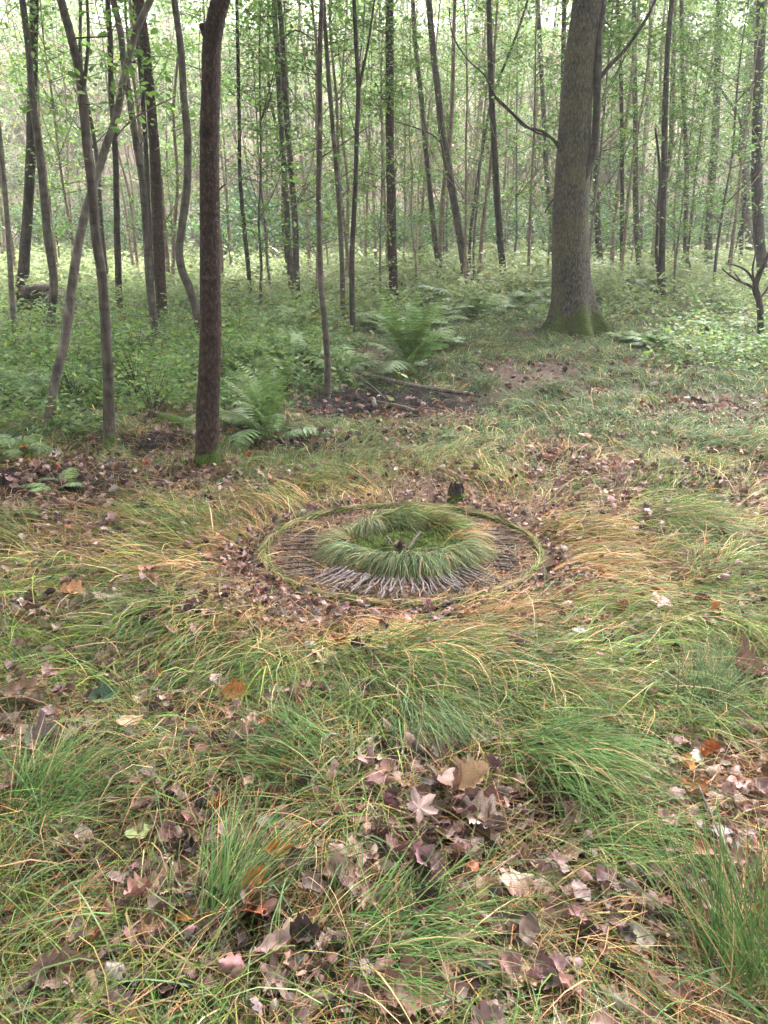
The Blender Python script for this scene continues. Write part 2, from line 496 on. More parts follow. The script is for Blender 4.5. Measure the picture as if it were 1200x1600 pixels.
def grass_field():
    mb = MB()
    for (n, y0, y1, m, wid, mode) in [(1900, .7, 2.4, 25, .0027, 'near'), (4000, 2.3, 6.3, 28, .0033, 'near'), (5400, 5.8, 17, 20, .007, 'mid')]:
        x, y, r = clump_set(n, y0, y1, m, wid, None, mode)
        n = len(x)
        front = np.clip((2.75 - y) / .5, 0, 1)
        mid = np.clip((y - 5.0) / 1.0, 0, 1)
        comb = (1 - front) * (1 - mid)
        rad = np.arctan2(y - RC[1], x - RC[0])
        noise_a = (vn(x / .7 + 3, y / .7, 31) - .5) * 2
        noise_b = (vn(x / .3 + 3, y / .3, 33) - .5) * 2
        az = rad + comb * (noise_a * 1.15 + noise_b * .6) + (1 - comb) * (noise_a * 2.2 + noise_b * 1.4)
        # colour class of each clump
        grn = vn(x / .8 + 5, y / .6, 41) * .65 + vn(x / .25, y / .25, 42) * .35
        near_ring = np.exp(-((r - 1.25) / .45) ** 2)
        rustp = np.clip(.12 + .62 * near_ring + 1.6 * (.5 - grn), .03, .9) * (1 - .7 * mid) * (1 - .45 * front)
        cl = rng.random(n)
        big = rng.random(n) < .3
        M = m
        pid = np.repeat(np.arange(n), M)
        N = len(pid)
        spread = np.where(big, .07, .045)[pid] * (1 + .8 * mid[pid])
        P = np.stack([x[pid] + rng.normal(0, 1, N) * spread, y[pid] + rng.normal(0, 1, N) * spread, np.zeros(N)], -1)
        bad = ringr(P[:, 0], P[:, 1]) < 1.05
        P[:, 2] = gz(P[:, 0], P[:, 1]) - .01
        L = (.32 + .07 * comb - .08 * mid)[pid] * np.where(big, 1.15, .85)[pid] * (.55 + .6 * rng.random(N))
        a = az[pid] + rng.normal(0, 1, N) * (.34 + .5 * front + .45 * mid)[pid]
        e0 = (.3 + .28 * front + .55 * mid + .35 * (cl - .3) * big)[pid] + rng.random(N) * .45
        e1 = -.35 - rng.random(N) * .5 - .35 * (front + mid)[pid]
        u = rng.random(N)
        rp = rustp[pid]
        c = pal(GREEN, N, .45)
        teal = (rng.random(N) < (.25 + .6 * mid + .1 * front)[pid]); c[teal] = pal(TEAL, int(teal.sum()), .28)
        s_ = u < rp * .75 + .1; c[s_] = pal(STRAW, int(s_.sum()), .45)
        r_ = u < rp * .45; c[r_] = pal(RUST, int(r_.sum()), .3)
        c *= (1 + .8 * (cl[pid] - .5))[:, None]
        w = wid * (.45 + 1.5 * rng.random(N) ** 1.8)
        off = .004 + .05 * rng.random(N) ** 1.5 * (.4 + .6 * cl[pid])
        k = ~bad
        blades(mb, P[k], a[k], L[k], e0[k], e1[k], w[k], c[k], K=5 if mode == 'near' else 4, twist=(rng.normal(0, .8, N))[k], off=off[k])
    # thatch: stray dry blades lying everywhere
    for n, y0, y1, w in [(27000, .7, 3.0, .0021), (28000, 2.8, 7, .0028)]:
        y = (y0 ** .5 + (y1 ** .5 - y0 ** .5) * rng.random(n)) ** 2
        x = (rng.random(n) * 2 - 1) * (1.6 + .6 * y)
        r = ringr(x, y)
        k = (r > 1.06) | ((r < .95) & (r > .6) & (rng.random(n) < .9)); x, y, r = x[k], y[k], r[k]; n = len(x)
        P = np.stack([x, y, gz(x, y) + .004 + .03 * rng.random(n) * (r > 1.02)], -1)
        az = np.arctan2(y - RC[1], x - RC[0]) + rng.normal(0, 1.1, n)
        blades(mb, P, az, .1 + .2 * rng.random(n), .15 + .3 * rng.random(n), -.3 * np.ones(n), w * (.6 + .7 * rng.random(n)),
               pal(STRAW + RUST + [(.25, .2, .16), (.3, .17, .12)], n, .35), K=4, off=.006 + np.where(r < 1.02, .01, .075) * rng.random(n) ** 2, twist=rng.normal(0, .6, n))
    n = 5000
    t = rng.random(n) * 6.283; q = .5 + .46 * rng.random(n)
    x = RC[0] + RX * q * np.cos(t); y = RC[1] + RY * q * np.sin(t)
    P = np.stack([x, y, gz(x, y) + .003 + .01 * rng.random(n)], -1)
    blades(mb, P, rng.random(n) * 6.28, .03 + .1 * rng.random(n), .1 + .3 * rng.random(n), -.3 * np.ones(n), .0028 * (.5 + .9 * rng.random(n)),
           pal([(.26, .17, .12), (.28, .17, .14), (.18, .1, .08), (.13, .08, .07), (.13, .15, .05), (.36, .22, .15)], n, .45), K=3, off=.004 + .008 * rng.random(n), twist=rng.normal(0, .6, n))
    tag(mb.build('grass', M_GRASS, smooth=False), 'long combed forest grass, green and straw, spreading around the ring', 'grass', kind='stuff')


grass_field()

# ------------------------------------------------------------------ leaf litter (uncountable)
LIT_PAL = [(.25, .145, .14), (.135, .075, .07), (.36, .235, .22), (.055, .035, .034), (.2, .1, .065), (.28, .165, .14), (.45, .34, .33), (.34, .12, .04)]
LIT_W = [.25, .2, .15, .15, .08, .12, .03, .02]


def strip_leaf(lobed, seed, curl=.25, bend=.2, n=13, wmax=.33, crumple=1.0):
    rs = np.random.default_rng(seed)
    t = np.linspace(0, 1, n)
    env = wmax * np.sin(math.pi * np.clip(t, .02, .985) ** (.85)) ** .8
    if lobed: env = env * (.62 + .55 * np.abs(np.sin(t * math.pi * 3.6 + .4)) ** 1.3) * 1.1
    V = []
    ph = rs.random(4) * 6
    for k in range(n):
        for s in (-1, -.5, 0, .5, 1):
            y = s * env[k] * (1 + .12 * rs.normal() * abs(s))
            x = t[k] - .5 + (.06 * abs(s) if lobed else 0)
            z = curl * (abs(s) ** 1.5) * env[k] * 1.4 + bend * (t[k] - .5) ** 2 * 1.6 + crumple * (.03 * math.sin(9 * t[k] + ph[0]) * s + .025 * math.sin(14 * t[k] + ph[1] + 3 * s) + .012 * rs.normal())
            V.append((x, y, z))
    Fq = [[k * 5 + c, (k + 1) * 5 + c, (k + 1) * 5 + c + 1, k * 5 + c + 1] for k in range(n - 1) for c in range(4)]
    return np.array(V), np.array(Fq)


def star_leaf(seed, curl=.2):
    rs = np.random.default_rng(seed)
    na = 40
    th = np.linspace(-math.pi, math.pi, na, endpoint=False)
    lob = np.abs(np.cos(th * 2.5)) ** 1.6
    r = .24 + .30 * lob * (.75 + .25 * np.cos(th)) + .05 * np.abs(np.sin(th * 10))
    r *= 1 - .45 * np.exp(-((np.abs(th) - math.pi) / .35) ** 2)
    V = [(0, 0, 0)]
    ph = rs.random(3) * 6
    for q in (.4, .75, 1.0):
        for k in range(na):
            rr = r[k] * q if q == 1 else min(r[k] * q, .3 * q + .4 * q * lob[k])
            x, y = rr * math.cos(th[k]), rr * math.sin(th[k])
            V.append((x, y, curl * (rr * 2) ** 2 * (.5 + .5 * math.sin(2 * th[k] + ph[0])) + .05 * math.sin(5 * th[k] + ph[1]) * q + .04 * math.sin(9 * th[k] + ph[2]) * q * q + .25 * curl * x * abs(y) * 4))
    F3 = np.array([[0, 1 + k, 1 + (k + 1) % na] for k in range(na)])
    F4 = np.array([[1 + g_ * na + k, 1 + (g_ + 1) * na + k, 1 + (g_ + 1) * na + (k + 1) % na, 1 + g_ * na + (k + 1) % na] for g_ in range(2) for k in range(na)])
    return np.array(V), F3, F4


def litter():
    mb = MB()
    temps = [strip_leaf(False, s, [.5, .2, .9][s], .45, n=7, crumple=2.2) for s in range(3)] + [strip_leaf(True, s + 9, .35 + .3 * s, .4, n=11, wmax=.4, crumple=1.8) for s in range(3)]
    for n, y0, y1, sz in [(10500, .7, 3.2, .058), (15500, 2.8, 7, .056), (5600, 6, 22, .07)]:
        N = n * 5
        y = (y0 ** .5 + (y1 ** .5 - y0 ** .5) * rng.random(N)) ** 2
        x = (rng.random(N) * 2 - 1) * (1.6 + .6 * y)
        lw = litter_w(x, y)
        r = ringr(x, y)
        p = np.where(y < 3, .3, .17) + .9 * lw
        p = np.where((x < -.1 * y) & (y > 7), p * .5, p)
        p = np.where(in_soil(x, y), .16, p); p = np.where(r < .55, 0, p); p = np.where((r > .55) & (r < 1.0), 2.5, p); p = np.where(np.abs(r - 1) < .075, .02, p)
        keep = np.nonzero(rng.random(N) < p * .75)[0][:n]
        x, y, r = x[keep], y[keep], r[keep]
        tid = rng.integers(0, len(temps), len(x))
        for ti, (tv, tf) in enumerate(temps):
            k = tid == ti; c = int(k.sum())
            P = np.stack([x[k], y[k], gz(x[k], y[k]) + np.where(r[k] < .97, .002 + .006 * rng.random(c), .004 + .07 * rng.random(c) ** 2.0)], -1)
            P[:, 2] += .06 * in_soil(x[k], y[k])
            flip = np.where(rng.random(c) < .4, math.pi, 0)
            M = rot(rng.random(c) * 6.28, rng.normal(0, .4, c), rng.normal(0, .45, c) + flip)
            cols = pal(LIT_PAL, c, .3, LIT_W)
            small = np.where(r[k] < .97, .5, np.where(r[k] < 1.7, .72, 1))
            scatter(mb, tv, tf, P, M, sz * (.5 + .75 * rng.random(c)) * small, cols)
    tag(mb.build('leaf_litter', M_LITTER), 'brown and mauve fallen leaves strewn over the forest floor', 'leaf litter', kind='stuff')


litter()


# ------------------------------------------------------------------ low green herbs (uncountable)
def undergrowth():
    mb = MB()
    HERB = [(.165, .26, .075), (.22, .32, .09), (.13, .215, .08), (.27, .345, .11), (.18, .27, .13)]
    for n, y0, y1, sz in [(6000, 5.9, 11, .05), (6000, 9, 20, .075), (8200, 15, 36, .13)]:
        N = n * 6
        y = y0 + (y1 - y0) * rng.random(N)
        x = (rng.random(N) * 2 - 1) * (1.6 + .62 * y)
        left = np.clip((-.08 * y - x) / 1.2 + .45, 0, 1)
        right = np.clip((x - .33 * y) / .6, 0, 1) * .55 * (y > 8.5)
        p = np.maximum(np.maximum(left, right), np.clip((y - 11.5) / 3.5, 0, 1))
        p *= .35 + .65 * np.clip((vn(x / 1.1, y / 1.1, 51) * .6 + vn(x / .4, y / .4, 53) * .4 - .36) * 6, 0, 1)
        c = ((x + .75) / .6) ** 2 + ((y - 6.6) / .4) ** 2 < 1
        p = np.where((y < 6.9) & (vn(x / .5, y / .5, 52) < .45), 0, p); p = np.where(c, 0, p); p = np.where(in_soil(x, y, 1.1), p * .06, p)
        keep = np.nonzero(rng.random(N) < p * .8)[0][:n]
        x, y = x[keep], y[keep]; n = len(x)
        H = (.08 + (.22 + .5 * vn(x / .8, y / .8, 55)) * rng.random(n) ** 1.6) * np.clip(.45 + y / 16, .6, 1.2)
        q = 9
        pid = np.repeat(np.arange(n), q); N = n * q
        t = rng.random(N) ** .6
        lean = rng.normal(0, .35, (n, 2))
        P = np.stack([x[pid] + lean[pid, 0] * t * H[pid] + rng.normal(0, .045, N) * sz / .05, y[pid] + lean[pid, 1] * t * H[pid] + rng.normal(0, .045, N) * sz / .05,
                      gz(x[pid], y[pid]) + t * H[pid] + .01], -1)
        M = rot(rng.random(N) * 6.28, rng.normal(.05, .35, N), rng.normal(0, .4, N))
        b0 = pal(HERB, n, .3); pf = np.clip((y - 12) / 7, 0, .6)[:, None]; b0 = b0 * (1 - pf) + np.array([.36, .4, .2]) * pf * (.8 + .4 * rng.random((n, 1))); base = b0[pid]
        cols = np.clip(base * (1 + .3 * (rng.random((N, 1)) - .5)), .01, .6)
        dry = rng.random(N) < .02; cols[dry] = (.4, .3, .08)
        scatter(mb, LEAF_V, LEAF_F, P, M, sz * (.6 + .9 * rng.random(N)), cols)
        # stalks
        Q = np.stack([x, y, gz(x, y) - .01], -1)
        blades(mb, Q, np.arctan2(lean[:, 1], lean[:, 0]), H * 1.05, np.full(n, 1.4), np.full(n, 1.0), np.full(n, sz * .08), b0 * .8, K=2, follow=False)
    tag(mb.build('undergrowth', M_FOLIAGE), 'low green herbs and brambles covering the floor under the trees', 'undergrowth', kind='stuff')


undergrowth()

# ------------------------------------------------------------------ ferns
FERN_COL = [(.14, .225, .07), (.19, .275, .11), (.23, .31, .17), (.15, .22, .06), (.18, .27, .12)]


def frond_mesh(L, e0, e1, seed, col, pairs=24, wid=.26):
    rs = np.random.default_rng(seed)
    mb = MB()
    K = 30
    t = np.linspace(0, 1, K)
    e = e0 + (e1 - e0) * t ** 1.15
    bendy = rs.normal(0, .25)
    d = np.stack([np.cos(e), np.sin(bendy * t) * np.cos(e), np.sin(e)], -1)
    p = np.concatenate([[[0, 0, 0]], np.cumsum(d[:-1] * L / (K - 1), 0)])
    tube(mb, p[::2], np.linspace(.006, .0015, len(p[::2])), 5, tuple(np.array(col) * np.array([1.3, 1.0, .7])))
    for k in range(pairs):
        tt = .24 + .75 * k / pairs
        f = tt * (K - 1); i0 = int(f); q = p[i0] + (p[min(i0 + 1, K - 1)] - p[i0]) * (f - i0)
        dd = d[i0]
        ln = L * wid * math.sin(math.pi * min(1, (1 - (tt - .24) / .78) * .62 + .02)) * (.9 + .2 * rs.random())
        for s in (-1, 1):
            side = np.array([0, s, 0.0]) * .92 + dd * .42 + np.array([0, 0, -.12 + rs.normal(0, .08)])
            side /= np.linalg.norm(side)
            nrm = np.cross(side, dd); nrm /= np.linalg.norm(nrm)
            wv = np.cross(nrm, side)
            n = 9
            V = []
            for m in range(n):
                u = m / (n - 1)
                w = ln * .13 * (1 - u) ** .7 * (1.15 if m % 2 else .6) + .001
                c = q + side * ln * u + np.array([0, 0, -.18 * ln * u * u])
                V += [c + wv * w, c - wv * w]
            mb.add(np.array(V), np.array([[2 * m, 2 * m + 1, 2 * m + 3, 2 * m + 2] for m in range(n - 1)]), np.array(col) * (1 + .2 * rs.normal()))
    return mb.build('frond', M_FERN, link=False)


FRONDS = [frond_mesh(.8, 1.25 - .12 * (k % 4), -.25 - .16 * (k % 5), 100 + k, FERN_COL[k % 5]) for k in range(12)]
UPFR = [frond_mesh(.85, 1.45, .95 - .28 * k, 200 + k, FERN_COL[k % 5], wid=.13) for k in range(5)]


def fern(px, py, hpx, n, label, up=False, spread=1.0, group=None):
    c = ground(px, py)
    sc = hpx * pxm(c) / .55
    r = thing('fern', label, 'fern', c - np.array([0, 0, .02]), group)
    a0 = random.random() * 6.28
    for k in range(n):
        o = obj('frond', random.choice(UPFR if up and k % 5 else FRONDS), r)
        s = sc * random.uniform(.75, 1.1)
        o.scale = (s * spread, s * spread, s)
        o.rotation_euler = (random.uniform(-.12, .12), random.uniform(-.15, .2), a0 + k * 6.283 / n + random.uniform(-.3, .3))
        o.location = (random.uniform(-.04, .04), random.uniform(-.04, .04), 0)
    return r


for a_ in [
    (418, 694, 95, 18, 'bushy fern with many upright stems just right of the red-brown trunk', True, 1.0),
    (640, 590, 100, 22, 'large dense fern clump in the centre behind the dark soil hollow', True, .9),
    (48, 640, 95, 11, 'broad fern with arching fronds at the left edge beside the leaning pale tree', False, .9),
    (110, 615, 70, 9, 'pale blue-green fern right behind the leaning pale tree', False, 1.1),
    (28, 712, 52, 8, 'bright green low fern on bare soil at the far left', False, 1.0),
    (85, 768, 40, 5, 'small drooping fern lying over the dark soil on the left', False, 1.3),
    (452, 570, 70, 12, 'pale fern left of the thin grey tree with brown fronds nearby', False, 1.1),
    (480, 515, 55, 10, 'feathery fern between the twin stems and the thin grey tree', False, 1.1),
    (400, 515, 48, 9, 'small fern behind the red-brown trunk near the broken stump', False, 1.1),
    (715, 482, 52, 11, 'blue-green fern left of the mossy big tree and far behind the centre clump', False, 1.2),
    (748, 498, 46, 9, 'low arching fern closest on the left to the mossy big tree', False, 1.2),
    (662, 520, 55, 10, 'fern rising just behind the large centre fern clump', False, 1.1),
    (690, 545, 40, 8, 'fern spilling over the right side of the large centre clump', False, 1.1),
    (815, 482, 44, 9, 'fern beside the left foot of the mossy big tree', False, 1.2),
    (985, 538, 34, 9, 'fern tucked against the right roots of the mossy big tree', False, 1.1),
    (1025, 545, 42, 9, 'pale fern in the herbs to the right of the big tree', False, 1.2),
    (1000, 455, 40, 9, 'blue-green fern behind the big tree on its right', False, 1.2),
    (255, 590, 60, 8, 'fern among bright herbs between the two grey trees on the left', False, 1.1),
    (535, 590, 60, 9, 'fern leaning over the left end of the fallen log', False, 1.1),
    (1115, 520, 40, 8, 'fern in front of the far right trunks', False, 1.2),
    (870, 455, 40, 8, 'fern just behind the mossy big tree on its left', False, 1.2),
    (590, 520, 50, 9, 'fern to the upper left of the large centre clump', False, 1.1),
]:
    fern(*a_[:4], a_[4], a_[5], a_[6])


# ------------------------------------------------------------------ crowns and leaf sprays
GREENS = [(.12, .22, .045), (.16, .28, .06), (.09, .18, .05), (.2, .3, .08), (.26, .3, .07)]
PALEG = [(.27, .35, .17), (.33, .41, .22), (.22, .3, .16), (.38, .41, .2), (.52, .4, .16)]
WG = [.3, .28, .22, .15, .05]


def spray(mb, tip, n, rad, size, colors, twig_from=None, flat=.5, tw=.004):
    """a spray of leaves round a point, with its own twig"""
    if twig_from is not None:
        mid = (twig_from + tip) / 2 + rng.normal(0, .06, 3)
        tube(mb, np.array([twig_from, mid, tip]), np.array([tw * 1.6, tw, tw * .5]), 5, (.05, .04, .03), 1)
        t = rng.random(n) ** .6
        P = twig_from[None] + (tip - twig_from)[None] * t[:, None] + rng.normal(0, 1, (n, 3)) * rad * np.array([1, 1, flat])
    else:
        P = tip[None] + rng.normal(0, 1, (n, 3)) * rad * np.array([1, 1, flat])
    M = rot(rng.random(n) * 6.28, rng.normal(-.15, .4, n), rng.normal(0, .45, n))
    scatter(mb, LEAF_V, LEAF_F, P, M, size * (.55 + .8 * rng.random(n)), pal(colors, n, .25, WG), 0)


def crown_mesh(seed, H=6.0, rad=2.4, nb=16, per=85, size=.1, colors=GREENS):
    mb = MB()
    r_ = np.random.default_rng(seed)
    tube(mb, np.array([[0, 0, -.4], [.1, 0, H * .4], [0, .15, H * .95]]), np.array([.03, .03, .01]), 6, mat=1, step=.4)
    for k in range(nb):
        z = H * (.02 + .9 * (k + .5) / nb)
        a = r_.random() * 6.28
        L = rad * (.5 + .6 * r_.random()) * (1 - .55 * (z / H) ** 2)
        b = np.array([0, 0, z]); e = np.array([math.cos(a) * L, math.sin(a) * L, z + L * (.2 + .4 * r_.random())])
        m = (b + e) / 2 + np.array([0, 0, -.08 * L])
        tube(mb, np.array([b, m, e]), np.array([.026, .016, .005]), 5, mat=1, step=.4)
        for q in range(3):
            f = .45 + .55 * (q + r_.random()) / 3
            s = b + (e - b) * f
            t2 = s + r_.normal(0, .35, 3) * np.array([1, 1, .5])
            spray(mb, t2, per // 3, .26, size, colors, s)
    return mb.build('crown', [M_FOLIAGE, M_TWIG], link=False)


CROWNS = [crown_mesh(300 + k, H=5.5 + k % 3, rad=2.8 + .4 * (k % 3), nb=28, per=150, size=.14) for k in range(5)]

# ------------------------------------------------------------------ the trees that stand out
# label, bark, base width px, width px at the frame's top, points base -> top (photo pixels), forks [(width px, points)], leaf sprays [(px, py)]
TREES = [
    ('thin pale tree nearest the left edge, bending toward the edge', 'pale', 10, 7, [(28, 557), (20, 480), (15, 400), (8, 300), (0, 215), (-8, 140)], [], []),
    ('grey tree on the far left whose stem bows right above the log pile', 'grey', 15, 11, [(80, 524), (84, 440), (76, 380), (68, 300), (58, 210), (50, 150), (45, 80), (35, 0)], [], [(20, 30), (70, 70)]),
    ('dark straight tree growing through the log pile at the far left', 'dark', 20, 15, [(32, 472), (36, 430), (42, 350), (48, 250), (50, 170), (52, 80), (54, 0)], [], [(10, 110)]),
    ('knotty grey tree forking near the top, crossed by the leaning pale tree', 'grey', 20, 14, [(172, 694), (170, 640), (168, 560), (163, 480), (158, 420), (150, 370), (143, 285), (135, 215), (130, 165), (125, 120), (112, 60), (95, 0)],
     [(7, [(129, 150), (134, 110), (138, 70), (136, 0)])], [(160, 170), (110, 150), (185, 30)]),
    ('pale grey tree leaning strongly to the right across its neighbours', 'pale', 17, 12, [(77, 672), (85, 600), (100, 540), (112, 450), (122, 385), (135, 325), (150, 280), (170, 215), (182, 180), (192, 130), (200, 95), (212, 50), (235, 0)],
     [(3, [(180, 215), (203, 190), (235, 170), (275, 150)])], [(220, 150), (195, 75), (248, 105), (215, 160)]),
    ('straight dark tree behind the crossing pair on the left', 'dark', 12, 9, [(188, 488), (184, 400), (182, 320), (180, 230), (174, 150), (172, 60), (168, 0)], [], [(165, 95)]),
    ('grey tree with a slight s bend, left of the brown straight trunk', 'grey', 14, 11, [(245, 547), (240, 500), (232, 420), (228, 350), (222, 280), (212, 220), (202, 150), (195, 110), (188, 50), (177, 0)], [], []),
    ('stout brown straight tree left of the crooked grey one', 'red', 21, 16, [(255, 514), (250, 430), (246, 350), (243, 270), (238, 190), (232, 120), (225, 60), (218, 0)], [], [(245, 90)]),
    ('slim dark tree half hidden behind the stout brown straight tree', 'dark', 9, 8, [(240, 470), (234, 380), (230, 280), (225, 180), (217, 80), (210, 0)], [], []),
    ('crooked grey tree that kinks low down and meets the red-brown trunk', 'grey', 17, 12, [(322, 548), (314, 520), (308, 490), (296, 450), (284, 420), (280, 390), (285, 350), (292, 290), (293, 220), (287, 150), (283, 80), (272, 0)], [], [(288, 160)]),
    ('thick red-brown trunk in front on the left with a knob near the top', 'red', 35, 27, [(325, 726), (325, 650), (328, 560), (329, 480), (328, 400), (328, 300), (327, 200), (330, 120), (331, 75), (336, 35), (345, 0), (354, -30)],
     [(15, [(333, 82), (323, 58), (315, 38)]), (3, [(340, 300), (347, 292), (352, 288)])], []),
    ('very thin dark tree just right of the red-brown trunk', 'dark', 8, 6, [(392, 472), (388, 420), (380, 340), (375, 280), (374, 200), (372, 100), (370, 0)], [], [(395, 215), (410, 250), (400, 280)]),
    ('left stem of the pair of grey stems standing close together', 'grey', 11, 9, [(456, 474), (452, 400), (448, 330), (443, 250), (438, 180), (434, 100), (428, 0)], [], [(425, 190)]),
    ('right stem of the pair of grey stems, curving to the right', 'grey', 12, 9, [(465, 480), (463, 430), (461, 350), (456, 280), (449, 200), (444, 130), (441, 60), (436, 0)], [(3, [(441, 60), (460, 48), (495, 65)])], [(430, 220), (480, 270)]),
    ('slender knotty tree rooted at the left end of the soil hollow', 'grey', 12, 8, [(511, 634), (512, 570), (508, 510), (502, 450), (500, 400), (498, 300), (500, 200), (500, 70), (503, 0)], [(2.5, [(504, 245), (530, 228), (555, 212), (580, 195)])], [(470, 310), (480, 240)]),
    ('thin grey tree just behind the slender knotty one', 'grey', 9, 7, [(536, 492), (535, 440), (533, 380), (528, 300), (520, 200), (512, 100), (507, 20)], [], []),
    ('thin dark tree with a high narrow fork, left of the straight dark trunk', 'dark', 10, 7, [(552, 527), (550, 470), (550, 400), (555, 300), (558, 200), (560, 140), (557, 80), (553, 0)], [(5, [(560, 145), (567, 110), (575, 70), (585, 0)])], []),
    ('straight dark brown trunk standing in the middle behind the large fern clump', 'red', 17, 14, [(616, 480), (613, 400), (611, 300), (609, 200), (609, 100), (608, 0)], [], []),
    ('thin tree right of the middle with a straight slanting stem', 'grey', 10, 8, [(687, 438), (680, 380), (672, 300), (664, 220), (658, 150), (650, 80), (645, 0)], [], []),
    ('grey tree slanting left as it rises, with one arching twig', 'grey', 15, 11, [(727, 444), (722, 390), (712, 330), (702, 270), (692, 215), (685, 150), (677, 80), (670, 0)], [(3, [(693, 228), (675, 210), (650, 200), (618, 190)])], []),
    ('upright dark tree midway between the slanting grey tree and the big one', 'dark', 13, 9, [(786, 444), (782, 380), (776, 300), (772, 220), (768, 150), (765, 60), (764, 0)], [], [(800, 300)]),
    ('whip thin dark tree leaning right and crossing the upright dark one', 'dark', 6, 4, [(733, 425), (735, 370), (745, 290), (758, 210), (770, 150), (785, 110), (805, 60), (823, 5)], [], []),
    ('grey tree close on the left of the big tree', 'grey', 10, 8, [(864, 415), (862, 360), (855, 290), (852, 220), (848, 150), (843, 60), (840, 0)], [], [(845, 75)]),
    ('dark tree showing only its upper trunk left of the big tree', 'dark', 10, 8, [(878, 420), (878, 300), (879, 200), (880, 100), (882, 0)], [], []),
    ('dark tree close behind the big tree on its right', 'dark', 12, 9, [(938, 425), (935, 375), (932, 300), (931, 220), (934, 140), (940, 60), (943, 0)], [], []),
    ('thin dark tree second to the right of the big tree', 'dark', 8, 6, [(970, 436), (972, 350), (972, 250), (970, 120), (965, 0)], [], [(985, 160)]),
    ('straight grey tree third to the right of the big tree', 'grey', 11, 8, [(999, 434), (996, 380), (993, 300), (993, 200), (991, 100), (991, 0)], [], []),
    ('slim pale tree bowing behind the straight grey one on the right', 'pale', 7, 5, [(1000, 410), (1003, 310), (1005, 250), (1012, 150), (1018, 20)], [], [(1015, 175)]),
    ('dark tree with a second thin stem from its foot on the right', 'dark', 12, 9, [(1034, 470), (1034, 420), (1036, 330), (1038, 240), (1040, 150), (1043, 80), (1050, 0)], [(6, [(1034, 468), (1026, 400), (1028, 340), (1031, 270), (1024, 200)])], [(1038, 160), (1030, 250)]),
    ('wavy grey tree right of the double stemmed dark one', 'grey', 9, 7, [(1079, 437), (1072, 400), (1072, 340), (1073, 270), (1070, 200), (1066, 100), (1065, 0)], [], []),
    ('upright grey-brown trunk behind the arching dead branch', 'grey', 15, 12, [(1105, 429), (1107, 370), (1112, 290), (1118, 200), (1121, 90), (1125, 0)], [], []),
    ('dark tree at the right whose top arches over as a bare branch', 'dark', 8, 3, [(1155, 425), (1160, 350), (1165, 290), (1156, 240), (1157, 190), (1140, 160), (1110, 120), (1080, 92), (1055, 78)], [], []),
    ('grey tree second from the right edge', 'grey', 17, 14, [(1170, 410), (1165, 300), (1165, 200), (1174, 60), (1178, 0)], [], []),
    ('dark tree right at the right edge', 'dark', 20, 17, [(1191, 440), (1187, 380), (1183, 300), (1183, 200), (1186, 100), (1191, 0)], [], [(1190, 80)]),
]
NOEXT = ('arches over as a bare branch', )


def grow(px_pts, wb, wt, y0, ext=True, lean=0.0):
    pts = []
    for k, (x, y) in enumerate(px_pts):
        pts.append(on_plane(x, y, y0 + lean * k))
    pts = np.array(pts)
    w = np.linspace(wb, wt, len(pts))
    rad = np.array([(.5 if wb > 25 else .44) * w[k] * pxm(pts[k]) for k in range(len(pts))])
    if ext:
        d = pts[-1] - pts[-2]; d /= np.linalg.norm(d)
        H = max(3.0, 11 - pts[-1][2])
        d2 = d * .6 + np.array([0, 0, .4]); 
        pts = np.concatenate([pts, [pts[-1] + d2 * H * .4, pts[-1] + d2 * H * .7 + np.array([0, 0, H * .3])]])
        rad = np.concatenate([rad, [rad[-1] * .8, rad[-1] * .35]])
    return pts, rad


def plant_tree(label, bk, wb, wt, pts, forks, sprays, k):
    b = ground(*pts[0])
    y0 = b[1]
    root = thing('tree', label, 'tree', b)
    P, rad = grow(pts, wb, wt, y0, ext=not any(s in label for s in NOEXT))
    P = np.concatenate([[P[0] - np.array([0, 0, .12])], P]); rad = np.concatenate([[rad[0] * 1.05], rad])
    mb = MB()
    big = wb > 25
    tube(mb, P, rad, 22 if big else 12, rough=.05 if big else .07, flare=(.55, .14) if big else (.3, .14), step=.06 if big else .1)
    mb.build('trunk', BARK[bk], root, b)
    for w, f in forks:
        fp = np.array([on_plane(x, y, y0) for x, y in f])
        fr = np.array([.5 * w * pxm(q) * (1 - .5 * i / len(f)) for i, q in enumerate(fp)])
        if f[-1][1] <= 0:
            e = fp[-1] - fp[-2]; fp = np.concatenate([fp, [fp[-1] + e / np.linalg.norm(e) * 2.5]]); fr = np.concatenate([fr, [fr[-1] * .4]])
        m = MB(); tube(m, fp, fr, 8, rough=.08, step=.06)
        m.build('branch', BARK[bk], root, b)
    if sprays:
        for sx, sy in sprays:
            m = MB()
            c = on_plane(sx, sy, y0 - .1)
            j = int(np.argmin(np.linalg.norm(P - c, axis=1)))
            src = P[min(j, len(P) - 1)]
            spray(m, c, 34, .13 + .012 * y0, .042 + .003 * y0, GREENS, src)
            m.build('foliage', [M_FOLIAGE, M_TWIG], root, b)
    if not any(s in label for s in NOEXT):
        o = obj('crown', CROWNS[k % len(CROWNS)], root)
        top = P[-2] - b
        o.location = tuple(top); s = (.9 + .3 * random.random()) * (1.4 if y0 < 7 else 1.05 if y0 < 14 else .8); o.scale = (s, s, s)
        o.rotation_euler = (0, 0, random.random() * 6.28)
    return root


for k, t in enumerate(TREES): plant_tree(*t, k)

